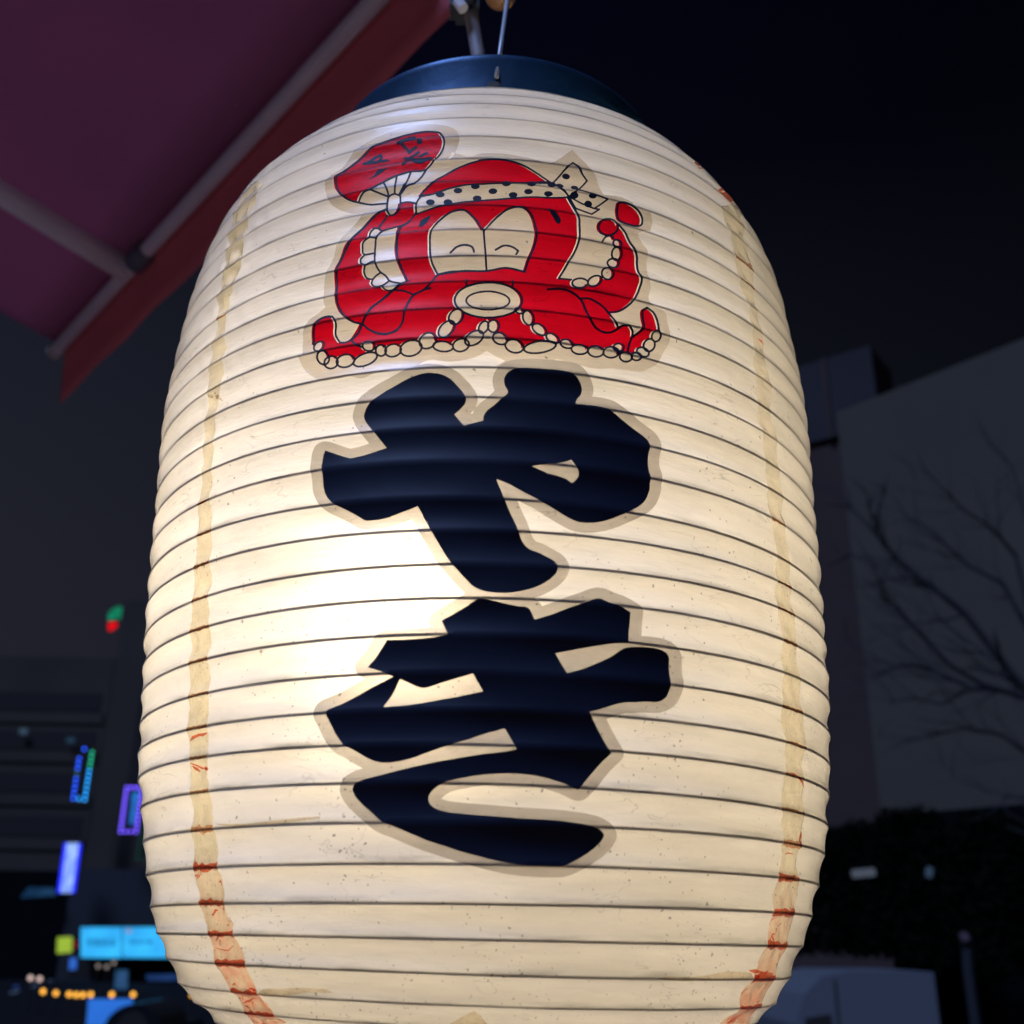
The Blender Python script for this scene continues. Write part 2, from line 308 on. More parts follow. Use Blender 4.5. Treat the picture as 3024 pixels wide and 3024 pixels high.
# --- bottom left: dark car in front of the blue panel
M_car = principled('car_paint', (.008, .008, .010), .35, coat=.3)
CY_ = 24.; cx0 = at_y(278, 3000, CY_).x; cx1 = at_y(470, 3000, CY_).x; ct = at_y(360, 2968, CY_).z
car = empty('parked_car', ((cx0 + cx1) / 2, CY_, 0), 'dark car seen from behind, parked before the blue panel at bottom left', 'car')
def arch(x0, x1, zb, zt_, k=14, pw=.55):
    a = []
    for i in range(k + 1):
        t = i / k; x = x0 + (x1 - x0) * t; a.append((x, zb + (zt_ - zb) * (math.sin(math.pi * t) ** pw)))
    return a
cab = arch(cx0 + .05, cx1 - .05, ct - .48, ct)
wlink('cabin', slab('cabin', [(x, CY_ + .5, z) for x, z in cab], 2.2, (0, 1, 0)), M_car, car)
wlink('rear_window', slab('rear_window', [(x, CY_ + .49, z) for x, z in arch(cx0 + .3, cx1 - .3, ct - .55, ct - .14)], .01, (0, -1, 0)), M_dglass, car)
wlink('body', box_me('body', ((cx0 + cx1) / 2, CY_ + 2.1, (ct - .48) / 2 + .14), (cx1 - cx0 + .1, 4.2, ct - .48 - .28), .1), M_car, car)
for x in (cx0 + .2, cx1 - .2):
    for y in (CY_ + .8, CY_ + 3.3): wlink('wheel', tube_me('wheel', [(x - .11, y, .31), (x + .11, y, .31)], .31, 16), M_tyre, car)
    wlink('tail_light', box_me('tail_light', (x, CY_ - .005, ct - .78), (.22, .04, .12)), principled('tail_lens', (.08, .004, .004), .3), car)

# --- bare tree at right
M_bark = principled('bark', (.030, .028, .027), .9, var=.3, vscale=9, bump=.5, bscale=30)
TY = 9.5
def tw(x, y, Y): return at_y(x, y, Y)
tree = empty('bare_tree', (tw(3220, 2900, TY).x, TY, 0), 'bare leafless tree with thin branches reaching in from the right edge', 'tree')
limbs = [([(3215, 3300), (3200, 2700), (3150, 2300), (3080, 2080), (2990, 1990), (2850, 1810), (2770, 1745), (2660, 1660), (2600, 1590), (2560, 1545)], 0, .065),
 ([(3080, 2080), (2990, 2040), (2870, 2030), (2770, 1985), (2690, 1960), (2600, 1985)], .3, .040),
 ([(3024, 2060), (2900, 2020), (2800, 1960), (2700, 1850), (2640, 1790), (2590, 1760)], -.4, .032),
 ([(3150, 2300), (3060, 1900), (2960, 1720), (2860, 1670), (2740, 1560), (2680, 1530)], .5, .036),
 ([(3060, 1900), (3000, 1640), (2930, 1560), (2840, 1500), (2780, 1440)], -.3, .026),
 ([(3060, 1900), (3040, 1560), (2990, 1380), (2940, 1330)], .2, .024),
 ([(3200, 2600), (3080, 2260), (2960, 2170), (2860, 2150), (2760, 2165)], .6, .032),
 ([(2850, 1810), (2800, 1830), (2700, 1840), (2640, 1870)], .1, .018),
 ([(2870, 2030), (2780, 2080), (2700, 2060), (2620, 2075)], .1, .018),
 ([(3200, 2700), (3120, 2420), (3040, 2360), (2960, 2350)], -.5, .028)]
rt = random.Random(7); segs = []
def branch(p, d, L_, r, dep):
    pts = [p]; n_ = 5
    for i in range(n_):
        d = (d + Vector((rt.uniform(-.25, .25), rt.uniform(-.25, .25), rt.uniform(-.18, .22)))).normalized(); p = p + d * L_ / n_; pts.append(p)
        if dep > 0 and rt.random() < .6: branch(p, (d + Vector((rt.uniform(-.8, .8), rt.uniform(-.8, .8), rt.uniform(-.5, .7)))).normalized(), L_ * .6, r * .6, dep - 1)
    segs.append((pts, [r * (1 - .8 * i / n_) for i in range(n_ + 1)]))
for i, (pp, dy, r0) in enumerate(limbs):
    pts = [tw(x, y, TY + dy * (k / (len(pp) - 1))) for k, (x, y) in enumerate(pp)]
    wlink('trunk' if i == 0 else 'limb', tube_me('limb', pts, [r0 * (1.6 if i == 0 and k < 3 else 1) * (1 - .75 * k / (len(pts) - 1)) for k in range(len(pts))], 7), M_bark, tree)
    for k in range(2, len(pts)):
        d = (pts[k] - pts[k - 1]).normalized()
        for _ in range(3): branch(pts[k - 1].lerp(pts[k], rt.random()), (d + Vector((rt.uniform(-.7, .4), rt.uniform(-.7, .7), rt.uniform(-.7, .8)))).normalized(), rt.uniform(.35, .8), r0 * .28, 1)
V = []; F = []
for pts, rads in segs:
    me_ = tube_me('t', pts, rads, 3, False); b0 = len(V); V += [v.co.copy() for v in me_.vertices]; F += [[b0 + i for i in pl.vertices] for pl in me_.polygons]; bpy.data.meshes.remove(me_)
tag(wlink('twigs', mesh('twigs', V, F), M_bark, tree), kind='stuff')
# --- dark clipped shrubs at the foot of the block
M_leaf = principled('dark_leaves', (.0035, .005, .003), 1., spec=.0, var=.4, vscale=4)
def shrub(x, y, rx, h, label, lo=.1):
    r = empty('shrub', (x, y, 0), label, 'shrub'); V = []; F = []
    for _ in range(int(1500 + 700 * h)):
        a = rt.uniform(0, 6.283); e = rt.uniform(0, 1) ** .5; z = rt.uniform(lo, 1); q_ = Vector((x + math.cos(a) * rx * e * (1 - .55 * z ** 3), y + math.sin(a) * rx * e * (1 - .55 * z ** 3), h * z + rt.uniform(-.1, .1)))
        d = Vector((rt.gauss(0, 1), rt.gauss(0, 1), rt.gauss(0, 1))).normalized(); s = d.orthogonal().normalized(); b0 = len(V); L_ = .07
        V += [q_ - s * L_ * .5, q_ + d * L_, q_ + s * L_ * .5, q_ - d * L_]; F.append([b0, b0 + 1, b0 + 2, b0 + 3])
    tag(wlink('foliage', mesh('foliage', V, F), M_leaf, r), kind='stuff')
    wlink('stem', tube_me('stem', [(x, y, 0), (x, y, h * .5)], .05, 6), M_bark, r)
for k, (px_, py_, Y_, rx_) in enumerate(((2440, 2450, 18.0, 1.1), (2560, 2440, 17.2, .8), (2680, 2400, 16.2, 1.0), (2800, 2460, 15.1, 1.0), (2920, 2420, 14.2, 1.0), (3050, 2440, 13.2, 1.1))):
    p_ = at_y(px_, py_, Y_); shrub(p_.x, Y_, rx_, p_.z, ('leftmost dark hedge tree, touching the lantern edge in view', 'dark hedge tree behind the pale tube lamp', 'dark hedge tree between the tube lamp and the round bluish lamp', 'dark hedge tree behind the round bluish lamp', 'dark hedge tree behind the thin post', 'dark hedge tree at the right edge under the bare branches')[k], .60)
shrub(-9.5, 21.5, 1.3, .75, 'low dark shrub at the bottom left beside the parked car')
shrub(-6.1, 21.0, 1.1, .8, 'low dark shrub between the parked car and the lantern')

# ------------------------------------------------------------------ awning above
M_cloth, n, out = mat('red_awning_cloth')
tc = N(n, 'TexCoord'); nz = N(n, 'TexNoise', i_Scale=1.6, i_Detail=4.); n.links.new(tc.outputs['Object'], nz.inputs['Vector'])
rp = N(n, 'ValToRGB'); e = rp.color_ramp.elements; e[0].position = .3; e[1].position = .7; e[0].color = (.50, .22, .30, 1); e[1].color = (.60, .25, .33, 1); n.links.new(nz.outputs[0], rp.inputs[0])
d_ = N(n, 'BsdfDiffuse'); t_ = N(n, 'BsdfTranslucent'); n.links.new(rp.outputs[0], d_.inputs[0]); n.links.new(rp.outputs[0], t_.inputs[0])
wv = N(n, 'TexNoise', i_Scale=500.); n.links.new(tc.outputs['Object'], wv.inputs['Vector']); bp = N(n, 'Bump', i_Strength=.2, i_Distance=.002); n.links.new(wv.outputs[0], bp.inputs['Height']); n.links.new(bp.outputs[0], d_.inputs['Normal'])
x_ = N(n, 'MixShader', i_0=.58); n.links.new(d_.outputs[0], x_.inputs[1]); n.links.new(t_.outputs[0], x_.inputs[2]); n.links.new(x_.outputs[0], out.inputs[0])
M_pipe = principled('painted_steel_pipe', (.92, .84, .86), .5, 0., var=.15, vscale=8)
AH = CAMP.z + 1.2
A_ = at_h(165, 1035, AH); B_ = at_h(1110, 0, AH); ub = (B_ - A_).normalized(); pn = Vector((-ub.y, ub.x, 0))   # pn points away from the wall
E_ = A_ + ub * 1.42
aw = empty('awning', A_, 'dark red cloth awning on grey pipes, overhead at upper left', 'awning')
wlink('front_bar', tube_me('front_bar', [A_, A_.lerp(E_, .33), A_.lerp(E_, .66), E_], .0145, 14), M_pipe, aw, True)
wlink('bar_cap', tube_me('bar_cap', [A_ - ub * .012, A_ + ub * .006], .0165, 14), principled('cream_cap', (.6, .52, .42), .5), aw, True)
slope = math.tan(R(13))
def up(a, k): return A_ + ub * a - pn * k + Vector((0, 0, k * slope + .017))
nx_, ny_ = 34, 18; V = []; F = []
for j in range(ny_ + 1):
    for i in range(nx_ + 1):
        a = 1.42 * i / nx_; k = 1.7 * j / ny_
        sag_ = -.012 * math.sin(math.pi * ((a / .62) % 1)) * math.sin(min(1, k / .6) * math.pi / 2)
        V.append(up(a, k) + Vector((0, 0, sag_ - .0)))
for j in range(ny_):
    for i in range(nx_): q0 = j * (nx_ + 1) + i; F.append([q0, q0 + 1, q0 + nx_ + 2, q0 + nx_ + 1])
cl = wlink('canopy_cloth', mesh('canopy_cloth', V, F), M_cloth, aw, True); md = cl.modifiers.new('thick', 'SOLIDIFY'); md.thickness = .0015
V = []; F = []
for i in range(91):
    a = 1.42 * i / 90; o_w = .002 * math.sin(i * .35)
    for k in range(5):
        t = k / 4; V.append(A_ + ub * (a + .012) + pn * (.015 + (.012 + o_w) * t) + Vector((0, 0, .016 - .142 * t)))
for i in range(90):
    for k in range(4): q0 = i * 5 + k; F.append([q0, q0 + 5, q0 + 6, q0 + 1])
M_val = principled('red_valance_cloth', (.98, .24, .26), .9, spec=.1, var=.08)
vl_ = wlink('valance', mesh('valance', V, F), M_val, aw, True); md = vl_.modifiers.new('thick', 'SOLIDIFY'); md.thickness = .0015
# hem seam, rafters with clamps
J = at_h(372, 800, AH); ja = (J - A_).dot(ub)
dl = at_h(0, 480, AH + .12) - J; 
for a in (ja, ja + 1.0,):
    if a > 1.4: continue
    s_ = A_ + ub * a + Vector((0, 0, .004)); d2 = Vector((dl.x, dl.y, 0)); e_ = s_ + d2 * 2.0 + Vector((0, 0, 0.)) 
    kk = -d2.dot(pn) * 2.0; e_.z += kk * slope - .0
    wlink('rafter', tube_me('rafter', [s_, s_.lerp(e_, .5), e_], .026, 12), M_pipe, aw, True)
    wlink('clamp', tube_me('clamp', [A_ + ub * (a + .035), A_ + ub * (a + .095)], .021, 12), principled('dark_clamp', (.16, .17, .20), .5), aw, True)
# --- hanging bracket: pole, dark clamp and wooden knob over the lantern
hb = empty('hanging_bracket', at_y(1412, 165, .03), 'grey pole with a dark clamp and a wooden knob above the lantern', 'bracket')
pa = at_y(1436, 300, .03); pb = at_y(1384, 8, .03)
wlink('pole', tube_me('pole', [pa, at_y(1412, 160, .03), pb, pb + (pb - at_y(1412, 160, .03)) * 2.2], .0047, 14), principled('grey_pole', (.30, .27, .27), .55, var=.1, vscale=30), hb, True)
ca = at_y(1372, 18, .03); 
wlink('clamp', box_me('clamp', ca, (.020, .022, .020), .004), principled('black_clamp', (.02, .025, .035), .5), hb)
wlink('clamp_bolt', tube_me('clamp_bolt', [at_y(1352, 4, .02), at_y(1368, 26, .02)], .004, 8), M_pipe, hb)
kc = at_y(1478, -22, .02)
wlink('wooden_knob', lathe_me('wooden_knob', [(.0005, -.0115), (.006, -.010), (.0098, -.006), (.0115, 0), (.0105, .006), (.007, .010), (.006, .02), (.006, .2)], 24, kc), principled('turned_wood', (.42, .22, .10), .5, var=.25, vscale=60), hb, True)


# ------------------------------------------------------------------ the lantern
PROF_Z = [-14444, -14254, -13914, -13394, -12669, -11684, -10606, -9508, -8284, -7009, -5768, -4512, -3361, -2093, -778, 508, 1745, 2998, 4192, 5681, 7000, 8248, 9509, 10775, 12076, 13294, 14522, 15849, 17128, 18420, 19752, 21136, 22477, 23746, 24912, 26110, 27138, 28166]
PROF_R = [9252, 10202, 11202, 12152, 12913, 13561, 14099, 14542, 14910, 15225, 15501, 15723, 15869, 15983, 16096, 16181, 16253, 16317, 16379, 16434, 16462, 16489, 16534, 16588, 16630, 16633, 16584, 16497, 16381, 16246, 16078, 15839, 15476, 14961, 14283, 13441, 12409, 11187]
PROF_A = [0, 0, 0, -1994, -1937, -1497, -503, 184, 155, -107, -802, -449, 26, 428, 523, 765, 1000, -107, -1227, -397, -427, -776, -190, -505, -35, 461, 723, -724, -932, -1690, -317, -906, -1305, -1557, -700, -249, 39, 36]
PROF_C = [0, 0, 0, 4, 54, 106, 155, 199, 235, 253, 236, 181, 184, 194, 201, 174, 120, 80, 51, 26, -3, -33, -60, -93, -111, -124, -117, -119, -131, -135, -129, -129, -131, -137, -136, -127, -116, -105]
PZ, PR, PA, PC = (np.array(v) / 1e5 for v in (PROF_Z, PROF_R, PROF_A, PROF_C))
NR = len(PZ); SAG = .0012; RM = .165; PITCH = .0125
random.seed(4); np.random.seed(4)
WR = [(np.random.uniform(-1, 1), np.random.uniform(-1, 1), np.random.uniform(0, 6.28)) for _ in range(14)]
def tape_theta(s):   # centre of the two seam strips along the rib index
    return np.interp(s, TLs, TLc), np.interp(s, TRs, TRc)
def decode(txt):
    return [np.array([int(v) for v in l.split()], dtype=float).reshape(-1, 2) * [1e-4, 1e-3] for l in txt.strip().split('\n')]
D = {}
D['ya'] = '''
718 22033 894 22058 1171 22069 1591 22079 1811 22059 1890 22034 1924 22007 2002 21934 2068 21846 2130 21714 2157 21607 2156 21519 2137 21431 2109 21366 2036 21240 1980 21090 1949 20984 2282 21036 2432 21051 2635 21041 2741 21017 2794 20994 2874 20946 3312 20614 3601 20407 3730 20293 3767 20245 3790 20188 3803 20127 3806 20041 3803 19957 3770 19775 3755 19645 3746 19454 3748 19362 3757 19229 3784 19030 3783 18968 3764 18853 3776 18743 3768 18690 3710 18518 3656 18415 3613 18357 3549 18289 3408 18168 3307 18097 2978 17851 2826 17736 2684 17644 2534 17561 2338 17486 2150 17449 1999 17449 1877 17489 1745 17564 1631 17641 1289 17893 1040 18059 786 18197 462 18390 317 18458 137 18533 142 18506 281 18095 570 17201 594 17102 647 16877 701 16737 735 16666 792 16580 871 16498 908 16475 1025 16434 1111 16388 1356 16221 1407 16172 1435 16129 1462 16063 1476 15996 1478 15951 1471 15900 1450 15828 1410 15754 1341 15663 1278 15594 1197 15519 1101 15442 951 15347 768 15265 527 15189 322 15154 122 15153 -91 15186 -176 15212 -253 15248 -349 15309 -437 15399 -619 15658 -838 15986 -906 16104 -989 16272 -1305 16979 -1449 17335 -1614 17772 -2323 17455 -2402 17433 -2513 17416 -2795 17410 -2836 17420 -2878 17441 -2995 17545 -3197 17705 -3339 17810 -3551 17953 -3694 18087 -3791 18199 -3864 18324 -3910 18452 -3929 18563 -3939 18854 -3962 19035 -3971 19109 -3966 19271 -3959 19462 -3918 19606 -3909 19607 -3429 19336 -3286 19268 -3221 19257 -2981 19297 -2867 19326 -2394 19488 -2395 19499 -2432 19560 -2863 20268 -2904 20348 -2943 20447 -2972 20546 -2967 20638 -2922 20779 -2870 20883 -2806 20963 -2652 21135 -2423 21345 -1975 21659 -1870 21720 -1772 21765 -1607 21820 -1478 21844 -1411 21846 -1336 21837 -1218 21811 -1143 21787 -1077 21754 -1006 21705 -927 21632 -855 21548 -651 21215 -583 21060 -566 21006 -554 20927 -564 20854 -583 20793 -611 20742 -710 20602 -824 20461 -611 20076 -595 20068 -166 20252 -161 20270 -161 20378 -148 20442 -121 20511 -76 20596 -36 20646 81 20764 277 21014 364 21122 396 21185 402 21223 398 21272 383 21325 335 21439 323 21501 315 21584 315 21638 327 21723 370 21834 424 21901 501 21960 575 21990
1831 19205 1670 19114 1529 19050 1220 18977 934 18911 929 18904 1289 18765 1508 18729 1677 18687 1733 18664 1844 18593 1860 18589 1935 18654 1974 18704 2012 18784 2014 18854 1985 18936 1950 18988 1856 19196 1847 19208'''
D['ki'] = '''
2361 15152 2431 15158 2473 15146 2622 15061 2840 14992 2942 14951 3142 14848 3146 14803 3134 14547 3090 14244 3073 13995 3068 13989 3021 13978 2806 13947 2588 13899 1979 13732 1425 13573 1424 13559 1529 13336 1663 13068 1678 13053 1964 13160 2094 13222 2244 13303 2652 13544 2738 13611 2842 13713 2906 13768 2990 13830 3021 13846 3137 13878 3403 13913 3727 13917 3841 13908 3965 13876 4052 13829 4112 13756 4142 13683 4141 13370 4143 13212 4154 13063 4149 12992 4150 12916 4125 12787 4091 12687 4060 12633 4031 12598 3952 12532 3865 12489 3725 12468 3648 12469 3481 12451 3296 12417 3117 12399 2998 12378 2855 12331 2408 12138 2195 12061 2192 12052 2202 12020 2361 11679 2476 11427 2586 11179 2720 10917 2550 10711 2475 10613 1952 9932 1749 10034 1594 10097 1301 10184 1060 10233 878 10259 623 10278 416 10278 140 10260 -129 10226 -346 10185 -747 10091 -905 10036 -989 9992 -1088 9928 -1219 9813 -1247 9781 -1295 9705 -1319 9653 -1328 9610 -1324 9532 -1303 9468 -1285 9439 -1215 9367 -1142 9325 -1041 9288 -913 9255 -808 9240 -249 9190 56 9176 726 9136 1195 9127 1544 9115 2118 9051 2323 9004 2446 8953 2540 8895 2590 8843 2611 8812 2625 8778 2620 8725 2578 8626 2548 8578 2431 8444 2279 8315 2134 8212 2011 8135 1829 8043 1747 8009 1678 7989 1614 7977 1356 7969 1003 7977 666 8009 311 8061 49 8119 -517 8266 -701 8324 -965 8420 -1141 8474 -1383 8564 -2040 8870 -2280 8974 -2377 9029 -2448 9082 -2574 9197 -2784 9382 -2958 9576 -3016 9681 -3050 9791 -3049 9843 -3024 9909 -2987 9959 -2933 10001 -2831 10060 -2761 10090 -1618 10410 -1158 10527 -537 10667 -120 10751 305 10823 477 10864 590 10896 606 10906 454 11264 356 11469 347 11475 -13 11341 -461 11127 -881 10955 -1251 10807 -1522 10685 -1694 10619 -1925 10553 -2172 10511 -2307 10512 -2384 10522 -2500 10552 -2569 10580 -2744 10681 -2993 10874 -3143 10967 -3206 11026 -3294 11132 -3430 11348 -3586 11757 -3632 11871 -3640 11952 -3628 12039 -3617 12067 -3594 12087 -3287 12218 -3149 12290 -2614 12623 -2115 12898 -2116 12907 -2125 12913 -2383 13051 -2703 13179 -2682 13217 -2596 13330 -2536 13427 -2281 13879 -1911 13870 -1478 13890 -1218 13919 -940 13980 -936 13989 -944 14012 -1079 14367 -1079 14387 -500 14802 -340 14938 -296 14964 -263 14974 -197 14975 -17 14938 341 14847 582 14797 641 14790 719 14793 764 14785 809 14756 848 14707 926 14517 948 14467 960 14452 1314 14604 1765 14843 2076 14992 2230 15090 2301 15130
-377 12954 -1046 12719 -1300 12612 -1397 12589 -1430 12587 -1505 12596 -1615 12636 -1882 12793 -1964 12835 -2074 12554 -2134 12408 -2176 12324 -2296 12115 -2308 12083 -1874 12109 -1703 12129 -1501 12163 -701 12335 -151 12489 -144 12494 -148 12512 -358 12936 -369 12953'''
